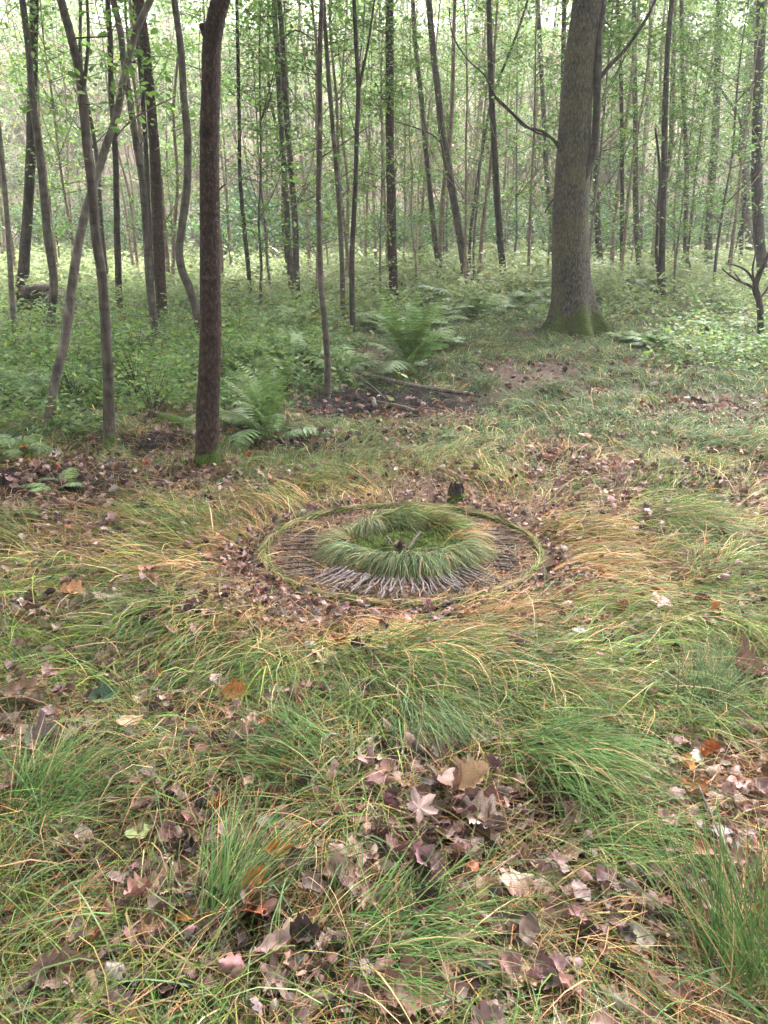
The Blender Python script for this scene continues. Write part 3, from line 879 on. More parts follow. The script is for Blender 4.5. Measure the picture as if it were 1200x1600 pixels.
# the big mossy tree
b = ground(897, 527)
y0 = b[1] + .25
root = thing('large_tree', 'big old tree with furrowed bark and mossy roots right of the centre', 'tree', (b[0], y0, gz(b[0], y0)))
bo = np.array(root.location)
pp = [(897, 520, 64), (896, 480, 61), (893, 440, 58), (891, 380, 56), (893, 300, 53), (898, 200, 50), (906, 100, 49), (920, 0, 49), (931, -80, 47)]
P = np.array([on_plane(x, y, y0) for x, y, w in pp])
rad = np.array([.5 * w * pxm(q) for (x, y, w), q in zip(pp, P)])
P = np.concatenate([[P[0] - [0, 0, .25]], P, [P[-1] + [.2, .1, 3], P[-1] + [.1, .3, 8]]]); rad = np.concatenate([[rad[0]], rad, [rad[-1] * .85, .08]])
mb = MB(); tube(mb, P, rad, 64, rough=.018, flare=(1.6, .25), step=.03, roots=6)
mb.build('trunk', BARK['oak'], root, bo)
for w, pts_, nm in [(17, [(900, 300), (914, 270), (927, 235), (932, 180), (934, 120), (936, 60), (944, 0)], 0), (7, [(937, 122), (955, 100), (970, 85), (1000, 45), (1022, 5), (1035, -40)], 0),
                    (3.6, [(873, 232), (860, 215), (840, 208), (815, 190), (790, 165), (772, 148), (760, 122), (730, 92), (706, 50), (702, 12)], 0), (4, [(872, 224), (845, 204), (820, 198), (800, 178), (780, 160), (772, 152)], 0),
                    (4, [(868, 308), (858, 320), (851, 333)], 0)]:
    fp = np.array([on_plane(x, y, y0 - .12) for x, y in pts_])
    fr = np.array([.5 * w * pxm(q) * (1 - .55 * i / len(pts_)) for i, q in enumerate(fp)])
    m = MB(); tube(m, fp, fr, 9, rough=.09, step=.08); m.build('branch', BARK['dark'], root, bo)
o = obj('crown', CROWNS[2], root); o.location = tuple(P[-2] - bo); o.scale = (2.2, 2.2, 1.4)

# the gnarled dead little tree on the right
b = ground(1189, 536)
root = thing('dead_tree', 'gnarled bare little tree with crooked twigs at the right edge', 'tree', b)
m = MB()
tube(m, np.array([on_plane(x, y, b[1]) for x, y in [(1189, 542), (1188, 500), (1186, 470), (1180, 448), (1188, 425), (1200, 400), (1205, 340)]]), np.array([10, 9, 9, 9, 7, 5, 3]) * .5 * pxm(b), 10, rough=.15, step=.05)
m.build('trunk', BARK['dark'], root, b)
for w, pts_ in [(5, [(1182, 452), (1168, 445), (1152, 438), (1138, 428), (1128, 420)]), (4, [(1178, 440), (1168, 425), (1158, 418), (1146, 414), (1134, 412)]), (3.5, [(1186, 468), (1196, 455), (1205, 440)]), (2.5, [(1158, 440), (1150, 430), (1146, 425)]),
                (4, [(1178, 445), (1176, 420), (1180, 395), (1174, 360)])]:
    fp = np.array([on_plane(x, y, b[1]) for x, y in pts_]); m = MB(); tube(m, fp, np.linspace(w, w * .4, len(fp)) * .5 * pxm(b), 7, rough=.15, step=.05)
    m.build('branch', BARK['dark'], root, b)


# ------------------------------------------------------------------ the wood goes on behind and beside the viewer (one unseen mass, added to shade the foreground)
def shade_wood():
    mb = MB()
    pts = []
    for _ in range(4000):
        y = random.uniform(-15, 15); x = random.uniform(-17, 17)
        if y > -3 and abs(x) < 2.8 + max(0, y + 1) * .75: continue
        if abs(x) > 5 + max(0, y) * .75 + (10 if y < 0 else 4): continue
        if x * x + y * y < 9: continue
        if all((x - a_) ** 2 + (y - b_) ** 2 > 2.6 ** 2 for a_, b_ in pts): pts.append((x, y))
    for x, y in pts:
        z = float(gz(x, y)); H = random.uniform(11, 15); lx, ly = random.uniform(-.6, .6), random.uniform(-.6, .6)
        tube(mb, np.array([[x, y, z - .15], [x + lx * .3, y + ly * .5, z + H * .4], [x + lx, y + ly, z + H]]), np.array([.15, .11, .03]), 9, (.06, .045, .035), 1, step=.8, rough=.06)
        n = WOODN
        c = rng.normal(0, 1, (26, 3)) * np.array([1.5, 1.5, 2.0]) + np.array([x + lx * .7, y + ly * .7, z + H * .66])
        k = rng.integers(0, 26, n)
        P = c[k] + rng.normal(0, .5, (n, 3)); P[:, 2] = np.maximum(P[:, 2], z + 2.5)
        keep = ~((np.abs(P[:, 0]) < 1.0 + .62 * P[:, 1]) & (P[:, 2] < 2.5 + .36 * P[:, 1]))
        P = P[keep]; n = len(P)
        scatter(mb, LEAF_V, LEAF_F, P, rot(rng.random(n) * 6.28, rng.normal(0, .5, n), rng.normal(0, .5, n)), .2 + .12 * rng.random(n), pal(GREENS, n, .25, WG))
    tag(mb.build('shade_wood', [M_FOLIAGE, BARK['dark']]), 'unseen leafy wood behind and beside the viewer, added to shade the foreground', 'wood', kind='stuff')


WOODN = 1200
shade_wood()

# ------------------------------------------------------------------ young trees behind (copies)
def sapling_meshes(seed, H, n_tw, per, size, colors, bk, wob=.3, low=.12):
    r_ = np.random.default_rng(seed)
    nz = 8
    z = np.linspace(-.1, H, nz)
    P = np.stack([np.cumsum(r_.normal(0, wob * H / 40, nz)), np.cumsum(r_.normal(0, wob * H / 40, nz)), z], -1); P -= P[0] * np.array([1, 1, 0])
    m = MB(); tube(m, P, np.linspace(.042, .008, nz) * (H / 8), 8, rough=.06, step=.35)
    for k in range(3):
        f = .2 + .5 * r_.random(); q = P[int(f * (nz - 1))]; a = r_.random() * 6.28; L = .8 + r_.random()
        tube(m, np.array([q, q + [math.cos(a) * L * .5, math.sin(a) * L * .5, L * .6], q + [math.cos(a) * L * .8, math.sin(a) * L * .8, L * 1.5]]), np.array([.014, .009, .004]), 5, step=.3)
    tr = m.build('trunk', BARK[bk], link=False)
    c = MB()
    for k in range(n_tw):
        f = low + (1 - low) * r_.random() ** .8
        q = P[0] + (P[-1] - P[0]) * f; i0 = min(int(f * (nz - 1)), nz - 2); u = f * (nz - 1) - i0; q = P[i0] * (1 - u) + P[i0 + 1] * u
        a = r_.random() * 6.28; L = (.5 + .9 * r_.random()) * (1.15 - .5 * f)
        e = q + np.array([math.cos(a) * L, math.sin(a) * L, L * (.1 + .5 * r_.random())])
        spray(c, e, per, .2, size, colors, q, .3, .005)
    cr = c.build('crown', [M_FOLIAGE, M_TWIG], link=False)
    return tr, cr


MIDS = [sapling_meshes(400 + k, 6 + k % 4, 46, 44, .085, GREENS, ['grey', 'tan', 'tan', 'grey', 'pale'][k % 5]) for k in range(7)]
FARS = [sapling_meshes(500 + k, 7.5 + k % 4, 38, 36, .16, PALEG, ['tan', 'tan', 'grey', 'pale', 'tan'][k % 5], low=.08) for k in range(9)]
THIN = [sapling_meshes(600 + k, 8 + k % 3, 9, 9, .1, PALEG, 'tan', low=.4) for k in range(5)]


def place_young(meshes, name, x, y, label, group, s):
    r = thing(name, label, 'tree', (x, y, float(gz(x, y)) - .05), group)
    r.rotation_euler = (random.uniform(-.05, .05), random.uniform(-.05, .05), random.random() * 6.28)
    r.scale = (s, s, s)
    tr, cr = random.choice(meshes)
    obj('trunk', tr, r); obj('crown', cr, r)


def spots(n, y0, y1, gap):
    out = []
    tries = 0
    while len(out) < n and tries < n * 60:
        tries += 1
        y = y0 + (y1 - y0) * random.random(); x = random.uniform(-1, 1) * (1.0 + .57 * y)
        if all((x - q[0]) ** 2 + (y - q[1]) ** 2 > gap ** 2 for q in out): out.append((x, y))
    return out


for x, y in spots(46, 14.5, 27, 1.0):
    place_young(MIDS, 'sapling', x, y, 'slim leafy sapling among the tree trunks in the middle distance', 'leafy saplings in the middle distance', random.uniform(.7, 1.15))
for px, py in [(405, 478), (462, 452), (548, 440), (742, 436), (800, 420), (1022, 432), (985, 420), (128, 470), (620, 425), (690, 415), (1090, 418)]:
    c = ground(px, py)
    place_young(MIDS, 'sapling', c[0], c[1], 'slim leafy sapling among the tree trunks in the middle distance', 'leafy saplings in the middle distance', random.uniform(.85, 1.2))
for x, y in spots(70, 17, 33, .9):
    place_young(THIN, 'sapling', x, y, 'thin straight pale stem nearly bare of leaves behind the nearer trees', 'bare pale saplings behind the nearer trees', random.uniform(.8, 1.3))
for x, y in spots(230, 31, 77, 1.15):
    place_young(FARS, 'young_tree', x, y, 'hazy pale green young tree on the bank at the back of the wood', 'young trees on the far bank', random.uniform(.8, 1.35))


def shrub_meshes(seed, cols=[(.08, .17, .08), (.11, .21, .11), (.07, .15, .06), (.13, .22, .09), (.2, .26, .09)], size=.12, n=34):
    r_ = np.random.default_rng(seed)
    f = MB(); st = MB()
    for k in range(22):
        a = r_.random() * 6.28; L = .5 + 1.1 * r_.random()
        e = np.array([math.cos(a) * L * .7, math.sin(a) * L * .7, .35 + 1.5 * r_.random()])
        tube(st, np.array([[0, 0, -.05], e * [.4, .4, .55], e]), np.array([.014, .009, .004]), 5, step=.3)
        spray(f, e, n, .26, size, cols, None, .6)
    return st.build('stems', M_TWIG, link=False), f.build('foliage', M_FOLIAGE, link=False)


def brush_meshes(seed):
    r_ = np.random.default_rng(seed)
    f = MB(); st = MB()
    for k in range(16):
        a = r_.random() * 6.28; L = .3 + .9 * r_.random(); h = 2.2 + 3.2 * r_.random()
        e = np.array([math.cos(a) * L, math.sin(a) * L, h])
        tube(st, np.array([[r_.normal(0, .25), r_.normal(0, .25), -.1], e * [.45, .45, .4], e * [.8, .9, .75], e]), np.array([.018, .014, .01, .004]), 5, step=.6)
        for q in range(3):
            z = .35 + .6 * r_.random(); b_ = e * [z, z, z]
            tube(st, np.array([b_, b_ + r_.normal(0, .25, 3) + [0, 0, .3], b_ + r_.normal(0, .4, 3) + [0, 0, .7]]), np.array([.008, .006, .003]), 4)
        spray(f, e, 18, .35, .12, PALEG, None, 1.2)
    return st.build('stems', BARK['tan'], link=False), f.build('foliage', M_FOLIAGE, link=False)


BRU = [brush_meshes(800 + k) for k in range(5)]
for x, y in spots(200, 32, 77, 1.1):
    r = thing('thicket_shrub', 'tall thin many stemmed tan shrub on the far bank', 'shrub', (x, y, float(gz(x, y)) - .03), 'tan brushwood on the far bank')
    s = random.uniform(.7, 1.3); r.scale = (s, s, s); r.rotation_euler = (0, 0, random.random() * 6.28)
    st, fo = random.choice(BRU); obj('stems', st, r); obj('foliage', fo, r)
SHR = [shrub_meshes(700 + k) for k in range(4)]
BUSH = [shrub_meshes(740 + k, [(.15, .26, .06), (.2, .33, .08), (.12, .21, .07), (.25, .35, .1), (.3, .34, .1)], .19, 12) for k in range(3)]
for px, py in [(95, 575), (215, 612), (285, 570), (395, 590), (150, 528), (45, 540), (372, 535), (265, 530), (120, 640), (240, 650), (340, 600), (185, 560)]:
    c = ground(px, py)
    r = thing('leafy_bush', 'low bright leafy bush growing among the front trunks', 'bush', (c[0], c[1], c[2] - .02), 'low leafy bushes among the front trunks')
    s = random.uniform(.22, .38); r.scale = (s, s, s); r.rotation_euler = (0, 0, random.random() * 6.28)
    st, fo = random.choice(BUSH); obj('stems', st, r); obj('foliage', fo, r)
for x, y in spots(55, 26, 34, 1.1) + spots(50, 34, 46, 1.3) + spots(90, 46, 76, 1.6):
    r = thing('shrub', 'bushy green shrub growing low on the far bank', 'shrub', (x, y, float(gz(x, y)) - .03), 'low bushy shrubs on the far bank')
    s = random.uniform(.7, 1.25); r.scale = (s, s, s); r.rotation_euler = (0, 0, random.random() * 6.28)
    st, fo = random.choice(SHR); obj('stems', st, r); obj('foliage', fo, r)

# ------------------------------------------------------------------ the ring of plaited grass
def ell(th, q=1.0):
    x = RC[0] + RX * q * np.cos(th); y = RC[1] + RY * q * np.sin(th)
    return np.stack([x, y, gz(x, y)], -1)


rg = thing('grass_ring', 'large ring of plaited green grass laid on the ground around the sticks', 'grass ring', (RC[0], RC[1], float(gz(*RC))))
ro = np.array(rg.location)
mb = MB()
th = np.linspace(0, 2 * math.pi, 420)
wv = 1 + .012 * np.sin(3 * th + 1) + .008 * np.sin(7 * th)
for k in range(3):
    p = ell(th, 1)
    nr = np.stack([np.cos(th), np.sin(th), 0 * th], -1)
    ph = th * 34 + k * 2.094
    q = p + nr * ((wv - 1) * RX + .012 * np.cos(ph))[:, None] + np.array([0, 0, 1.]) * (.02 + .008 * np.sin(ph * 1.0))[:, None]
    tube(mb, q, .0062 * (1 + .2 * np.sin(th * 51 + k)), 6, [(.1, .125, .04), (.17, .16, .06), (.08, .11, .04)][k])
mb.build('plait', M_GRASS, rg, ro)
mb = MB()
n = 1300
t = rng.random(n) * 6.283
P = ell(t, 1) + np.stack([rng.normal(0, .006, n), rng.normal(0, .008, n), .02 + .022 * rng.random(n)], -1)
az = t + math.pi / 2 + rng.normal(0, .22, n)
blades(mb, P, az, .07 + .1 * rng.random(n), .05 + .15 * rng.random(n), -.1 - .2 * rng.random(n), .0035 * (.7 + .6 * rng.random(n)), pal(GREEN + STRAW, n, .35) * .9, K=4, twist=np.full(n, .15))
mb.build('loose_blades', M_GRASS, rg, ro, smooth=False)

# ------------------------------------------------------------------ raised grass wreath with moss bed
WC = np.array([.105, 3.83]); WX, WY = .29, .26
wr = thing('grass_wreath', 'raised tufted grass wreath in the middle of the ring', 'grass wreath', (WC[0], WC[1], float(gz(*WC))))
wo = np.array(wr.location)
mb = MB()
nu, nv = 72, 12
u = np.linspace(0, 2 * math.pi, nu, endpoint=False)
V = []
for a_ in u:
    c = np.array([WC[0] + WX * math.cos(a_), WC[1] + WY * math.sin(a_)])
    hgt = (.05 if math.sin(a_) < 0 else .09) * (1 - .5 * math.cos(a_) ** 2)
    for k in range(nv):
        v = math.pi * k / (nv - 1)
        off = -math.cos(v) * .06
        jit = 1 + .15 * random.random()
        V.append((c[0] + off * math.cos(a_), c[1] + off * math.sin(a_), wo[2] - .01 + hgt * .8 * math.sin(v) * jit))
f = [[i_ * nv + k, ((i_ + 1) % nu) * nv + k, ((i_ + 1) % nu) * nv + k + 1, i_ * nv + k + 1] for i_ in range(nu) for k in range(nv - 1)]
mb.add(np.array(V), np.array(f), (.05, .065, .02))
mb.build('core', M_MOSS, wr, wo)


def wreath_blades(name, a0, a1, n, tang, L0, L1, cols, jit, spread=.05, e=(.25, .6), ed=(-1.3, -.9), hz=1.0):
    mb = MB()
    a_ = a0 + (a1 - a0) * rng.random(n)
    a_ = a_ * .45 + .55 * (np.round(a_ * 26 + rng.normal(0, .18, n)) / 26)
    off = rng.normal(0, spread, n)
    hgt = np.where(np.sin(a_) < 0, .055, .09) * (1 - .5 * np.cos(a_) ** 2) * hz
    P = np.stack([WC[0] + (WX + off) * np.cos(a_), WC[1] + (WY + off) * np.sin(a_), wo[2] + hgt * np.sqrt(np.clip(1 - (off / .09) ** 2, .05, 1)) * (.8 + .35 * rng.random(n))], -1)
    out = np.arctan2(np.sin(a_) * WX, np.cos(a_) * WY)
    az = out + tang + rng.normal(0, jit, n)
    L = L0 + (L1 - L0) * rng.random(n)
    L *= .6 + .7 * vn(a_ * 9, a_ * 0 + 3, 81); az = az + 1.1 * (vn(a_ * 6, a_ * 0 + 9, 82) - .5)
    blades(mb, P, az, L, e[0] + (e[1] - e[0]) * rng.random(n), ed[0] + (ed[1] - ed[0]) * rng.random(n), .0036 * (.6 + .8 * rng.random(n)), np.array(pal(cols, n, .45)) * (.7 + .6 * vn(a_ * 13, a_ * 0 + 5, 84))[:, None], K=6, off=.01 + .03 * rng.random(n))
    mb.build(name, M_GRASS, wr, wo, smooth=False)


G2 = [(.11, .165, .075), (.16, .215, .11), (.085, .13, .05), (.2, .235, .13), (.36, .3, .17)]
wreath_blades('front_fringe', R(195), R(345), 2800, 0, .1, .24, G2, .36, .026, (.1, .95), (-1.4, -.7))
wreath_blades('front_fringe', R(200), R(340), 2200, 0, .09, .18, STRAW + RUST, .45, .03, (-.3, .1), (-1.2, -.6), .5)
wreath_blades('front_fringe', R(165), R(215), 450, .1, .12, .24, G2 + RUST[:1], .5, .025)
wreath_blades('front_fringe', R(-25), R(22), 600, -.2, .12, .26, G2 + RUST, .5, .025)
wreath_blades('back_ridge', R(35), R(95), 1300, -1.15, .12, .24, [(.11, .17, .035), (.14, .19, .05), (.08, .13, .03), (.32, .22, .1)], .5, .045, (.2, .9), (-.9, -.5))
wreath_blades('back_ridge', R(80), R(150), 1200, -2.0, .12, .23, [(.11, .16, .05), (.14, .19, .07), (.08, .13, .05), (.34, .27, .14)], .5, .045, (.3, .95), (-.8, -.5))
wreath_blades('back_ridge', R(125), R(152), 500, 2.6, .14, .26, [(.17, .2, .1), (.22, .24, .12), (.3, .27, .16)], .4, .03, (.5, .9), (-1.5, -1.2), 1.15)

wreath_blades('stray_blades', 0, 6.283, 170, 0, .1, .26, G2 + STRAW + RUST, .9, .05, (.1, .9), (-1.2, -.2))
mb = MB()
na, nr = 48, 14
V = [[WC[0], WC[1], wo[2] + .05]]
for k in range(1, nr + 1):
    for t_ in range(na):
        a_ = 2 * math.pi * t_ / na; q = k / nr
        x = WC[0] + .27 * q * math.cos(a_); y = WC[1] + .2 * q * math.sin(a_)
        V.append([x, y, wo[2] + .062 - .02 * q ** 3 + .02 * (float(vn(x * 38, y * 38, 60)) - .5) + .045 * (float(vn(x * 14, y * 14, 61)) - .5)])
f4 = [[1 + r_ * na + k, 1 + (r_ + 1) * na + k, 1 + (r_ + 1) * na + (k + 1) % na, 1 + r_ * na + (k + 1) % na] for r_ in range(nr - 1) for k in range(na)]
mb.add(np.array(V), np.array(f4), (.06, .085, .02))
mb.f.append((np.array([[0, 1 + k, 1 + (k + 1) % na] for k in range(na)]), 0))
ms = thing('moss_bed', 'bright green cushion of moss inside the grass wreath', 'moss', (WC[0], WC[1], wo[2] + .03))
mo = np.array(ms.location)
mb.build('cushion', M_MOSS, ms, mo)
mb = MB(); n = 6000
q = np.sqrt(rng.random(n)); a_ = rng.random(n) * 6.283
x = WC[0] + .265 * q * np.cos(a_); y = WC[1] + .195 * q * np.sin(a_)
P = np.stack([x, y, wo[2] + .06 - .02 * q ** 3 + .02 * (vn(x * 38, y * 38, 60) - .5) + .045 * (vn(x * 14, y * 14, 61) - .5)], -1)
blades(mb, P, rng.random(n) * 6.28, .008 + .012 * rng.random(n), .5 + .9 * rng.random(n), .2 * np.ones(n), np.full(n, .0028), pal([(.1, .14, .03), (.14, .18, .035), (.07, .1, .025), (.18, .2, .07)], n, .3), K=2, follow=False)
tag(mb.build('moss_tufts', M_MOSS, ms, mo, smooth=False), kind='stuff')


def stick(p0, p1, r, label, group=None, name='stick', cat='stick', m_=None, bendy=.005, knots=True):
    p0 = np.asarray(p0, float); p1 = np.asarray(p1, float)
    c = (p0 + p1) / 2
    L = np.linalg.norm(p1 - p0)
    n = 5
    t = np.linspace(0, 1, n)
    P = p0[None] + (p1 - p0)[None] * t[:, None] + rng.normal(0, 1, (n, 3)) * np.array([1, 1, .25]) * bendy * L / .15 * np.array([0, 1, 1.4, 1, 0])[:, None] * .35
    mb = MB(); tube(mb, P, r * (1 - .35 * t) * (1 + .12 * rng.normal(0, 1, n)), 8, rough=.1, step=max(.015, L / 14))
    o = mb.build(name, m_ or M_STICK, None, c)
    o.location = tuple(c)
    return tag(o, label, cat, group)


def mp(px, py, z):
    d = ray(px, py); t = (z - cam_z) / d[2]
    return np.array([0, 0, cam_z]) + d * t


zm = wo[2] + .08
stick(mp(604, 838, zm + .025), mp(619, 857, zm), .0075, 'short brown stick slanting from the upper left onto the moss', bendy=.004)
stick(mp(657, 832, zm + .03), mp(636, 858, zm), .008, 'longer dark stick slanting from the upper right onto the moss', bendy=.004)
stick(mp(662, 861, zm), mp(692, 854, zm + .012), .007, 'dark stick lying low on the right side of the moss', bendy=.004)
stick(mp(629, 858, zm + .005), mp(641, 867, zm), .005, 'tiny pale stick at the foot of the brown cone', bendy=.004)
c = mp(625, 856, zm)
mb = MB()
for lv in range(7):
    z = .034 * lv / 6; rr = .023 * math.sin(math.pi * (.18 + .74 * lv / 6)) + .004
    n = 11
    a_ = np.arange(n) * 6.283 / n + lv * .29
    P = np.stack([c[0] + rr * .7 * np.cos(a_), c[1] + rr * .7 * np.sin(a_), np.full(n, c[2] - .008 + z)], -1)
    scatter(mb, LEAF_V * np.array([1, 1.5, 1.5]), LEAF_F, P, rot(a_, np.full(n, .35 + .1 * lv), np.zeros(n)), np.full(n, .018), pal([(.14, .085, .06), (.2, .12, .09), (.1, .06, .045)], n, .2))
tube(mb, np.array([c + [0, 0, -.01], c + [0, 0, .012], c + [0, 0, .03]]), np.array([.017, .019, .008]), 10, (.07, .045, .035))
o = mb.build('pine_cone', M_LITTER, None, c); o.location = tuple(c); tag(o, 'small brown cone where the sticks on the moss meet', 'cone')

up_ = np.array([0, 0, .03])
for k in range(11):
    y_ = 839 + 66 * k / 10; x_ = 6 * math.sin(k * 1.9)
    stick(ground(492 + x_, y_ + random.uniform(-1.5, 1.5)) + up_, ground(436 + 5 * math.cos(k * 2.3) + abs(k - 5) * 1.5, y_ + (y_ - 868) * .1 + random.uniform(-2, 2)) + up_ * .8, random.uniform(.0045, .0075),
          'short dark stick lying in the row on the left between wreath and ring', 'sticks in the left row', bendy=.008, m_=M_PALE if k % 4 == 1 else M_STICK)
for k in range(13):
    y_ = 837 + 60 * k / 12; x_ = 7 * math.sin(k * 1.7)
    stick(ground(752 + k * 1.8 + x_, y_ + random.uniform(-1.5, 1.5)) + up_, ground(806 + 5 * math.cos(k * 2.1), y_ + (y_ - 862) * .1 + random.uniform(-2, 2)) + up_ * .8, random.uniform(.0045, .0075),
          'short dark stick lying in the row on the right between wreath and ring', 'sticks in the right row', bendy=.008, m_=M_PALE if k % 4 == 2 else M_STICK)
for k in range(52):
    a_ = R(221 + (319 - 221) * (k + .5) / 52 + random.uniform(-.8, .8))
    p0 = ell(np.array([a_]), random.uniform(.56, .62))[0] + up_ * 1.1; p1 = ell(np.array([a_ + random.uniform(-.045, .045)]), random.uniform(.80, .93))[0] + up_ * random.uniform(.7, 1.1)
    stick(p0, p1, random.uniform(.0036, .0062), 'short pale stick in the fan of sticks at the front of the wreath', 'sticks in the front fan', bendy=.009, m_=M_STICK if k % 5 == 0 else M_PALE)
stick(mp(517, 930, .02), mp(548, 908, .035), .012, 'thick crooked stick at the left end of the front fan', bendy=.03)

# ------------------------------------------------------------------ fallen wood, stumps, stones
def log(pts, r0, r1, label, name='fallen_branch', m_=M_WOOD, lift=.03, cat='branch'):
    P = np.array([ground(x, y) for x, y in pts]); P[:, 2] = gz(P[:, 0], P[:, 1]) + lift
    mb = MB(); tube(mb, P, np.linspace(r0, r1, len(P)), 10, rough=.14, step=.05)
    o = mb.build(name, m_, None, P[0]); o.location = tuple(P[0]); return tag(o, label, cat)


log([(553, 596), (590, 606), (640, 618), (690, 627), (745, 634)], .026, .018, 'long grey fallen branch along the back of the soil hollow', lift=.11)
log([(583, 642), (592, 656), (612, 653), (632, 657), (652, 664)], .024, .02, 'short pale crooked branch at the front of the soil hollow', lift=.11)
log([(585, 645), (640, 655), (690, 660)], .009, .006, 'thin dark twig lying along the front of the soil hollow', lift=.11)
log([(560, 602), (585, 622), (602, 640)], .010, .007, 'thin slanting twig across the middle of the soil hollow', lift=.1)
log([(1080, 745), (1105, 752), (1130, 757)], .013, .009, 'short bare stick in the leaves at the right', lift=.05)
log([(1085, 1270), (1110, 1330), (1135, 1390), (1150, 1425)], .0035, .002, 'thin dark twig running down the right foreground', lift=.09)
log([(608, 1412), (640, 1455), (672, 1510)], .003, .002, 'thin bent twig among leaves in the lower centre', lift=.06)
log([(248, 662), (275, 668), (300, 676)], .06, .05, 'dark rotten log lying left of the red-brown trunk', 'rotten_log', BARK['dark'], .05, 'log')


def stump(px, py, wpx, hpx, label, jag=.5, bk='dark'):
    c = ground(px, py); s = pxm(c)
    r, h = wpx * s / 2, hpx * s
    root = thing('stump', label, 'stump', c)
    mb = MB(); n = 26
    th = np.linspace(0, 6.283, n, endpoint=False)
    top = h * (1 - jag * rng.random(n))
    V = []
    for k, q in enumerate([-.1, .1, .35, .7, 1.0]):
        rr = r * (1.25 - .4 * min(1, q * 1.4)) * (1 + .1 * rng.normal(0, 1, n))
        z = c[2] + (h * q if q < .5 else top * q)
        V.append(np.stack([c[0] + rr * np.cos(th), c[1] + rr * np.sin(th), np.broadcast_to(z, n)], -1))
    V.append(np.stack([c[0] + r * .45 * np.cos(th), c[1] + r * .45 * np.sin(th), np.full(n, c[2] + h * .35)], -1))
    V = np.concatenate(V)
    f = np.array([[a_ * n + k, a_ * n + (k + 1) % n, (a_ + 1) * n + (k + 1) % n, (a_ + 1) * n + k] for a_ in range(5) for k in range(n)])
    mb.add(V, f); mb.f.append(((5 * n + np.arange(n))[None], 0))
    mb.build('wood', BARK[bk], root, c, smooth=False)
    return root


stump(358, 462, 40, 24, 'broken jagged stump behind the red-brown trunk', .7, 'grey')
stump(714, 785, 26, 34, 'small dark mossy stump just behind the grass ring', .4)
stump(476, 572, 14, 30, 'narrow broken stump left of the slender knotty tree', .3, 'grey')

# pile of cut logs at the far left
for k, (px, py, r_) in enumerate([(58, 474, .1), (72, 472, .09), (86, 474, .1), (46, 473, .09), (64, 462, .09), (78, 461, .08), (92, 464, .08), (52, 462, .08), (70, 452, .07), (58, 451, .08)]):
    c = on_plane(px, py, 14.2 + .2 * random.random())
    mb = MB(); tube(mb, np.array([c + [0, -.5, 0], c + [.02, 0, .01], c + [0, .6, 0]]), r_, 12, rough=.06)
    o = mb.build('log', M_WOOD if k % 3 == 0 else M_TWIG, None, c); o.location = tuple(c); tag(o, 'cut log in the low dark pile at the far left', 'log', 'logs of the pile at the far left')


def stone(px, py, s, label, col):
    c = ground(px, py)
    bpy_me = MB()
    nu, nv = 14, 9
    V = []
    for i_ in range(nv):
        for j_ in range(nu):
            a_, b_ = 6.283 * j_ / nu, math.pi * i_ / (nv - 1)
            k = 1 + .25 * (float(vn(math.cos(a_) * 2 + px, math.cos(b_) * 2 + j_ * 0, 3)) - .5)
            V.append(c + s * k * np.array([math.sin(b_) * math.cos(a_), .75 * math.sin(b_) * math.sin(a_), .55 * math.cos(b_)]) + [0, 0, s * .6])
    f = [[i_ * nu + j_, (i_ + 1) * nu + j_, (i_ + 1) * nu + (j_ + 1) % nu, i_ * nu + (j_ + 1) % nu] for i_ in range(nv - 1) for j_ in range(nu)]
    bpy_me.add(np.array(V), np.array(f), col)
    o = bpy_me.build('stone', M_LITTER, None, c); o.location = tuple(c); tag(o, label, 'stone')


stone(562, 632, .05, 'blue-grey stone in the left part of the soil hollow', (.3, .34, .38))
stone(556, 642 - 28, .04, 'small pale stone beside the slender knotty tree', (.4, .42, .4))


# ------------------------------------------------------------------ notable grass tufts (things)
def tuft(px, py, n, L, az, label, e0=(.7, 1.2), e1=(-.7, -.1), jit=.4, cols=GREEN, spread=.06, wid=.0034):
    c = ground(px, py)
    mb = MB()
    P = np.stack([c[0] + rng.normal(0, spread, n), c[1] + rng.normal(0, spread * .8, n), np.zeros(n)], -1); P[:, 2] = gz(P[:, 0], P[:, 1]) - .01
    C = pal(cols, n, .25); dry = rng.random(n) < .1; C[dry] = pal(STRAW, int(dry.sum()), .2)
    blades(mb, P, az + rng.normal(0, jit, n), L * (.6 + .5 * rng.random(n)), e0[0] + (e0[1] - e0[0]) * rng.random(n), e1[0] + (e1[1] - e1[0]) * rng.random(n), wid * (.7 + .6 * rng.random(n)), C, K=7, off=.01 + .03 * rng.random(n), twist=rng.normal(0, .35, n))
    o = mb.build('grass_tuft', M_GRASS, None, c, smooth=False); o.location = tuple(c)
    tag(o, label, 'grass tuft')


BRIGHT = [(.095, .19, .055), (.125, .22, .065), (.075, .15, .05), (.17, .23, .08)]
tuft(850, 1195, 520, .42, -.75, 'large bright green tuft sweeping right in the right foreground', cols=BRIGHT, spread=.085)
tuft(905, 1330, 240, .3, -.4, 'low green tuft beneath the large sweeping one', cols=BRIGHT, spread=.08)
tuft(1105, 1125, 260, .3, 1.0, 'upright blue-green tuft near the right edge', (1.0, 1.45), (.0, .6), .9, TEAL, .05)
tuft(1165, 1570, 230, .44, 1.5, 'tall green tuft in the bottom right corner', (1.0, 1.4), (.1, .7), .8, BRIGHT, .06)
tuft(325, 1475, 130, .42, 1.2, 'tall narrow strip of green blades in the lower left centre', (.6, 1.1), (-.3, .2), .35, BRIGHT, .03)
tuft(45, 1290, 300, .34, .9, 'green tuft at the left edge beside brown leaves', (.8, 1.3), (-.6, .1), .9, BRIGHT, .07)
tuft(500, 1215, 260, .36, 2.6, 'green tuft streaming left in the centre foreground', (.4, .9), (-.6, -.1), .35, BRIGHT, .07)
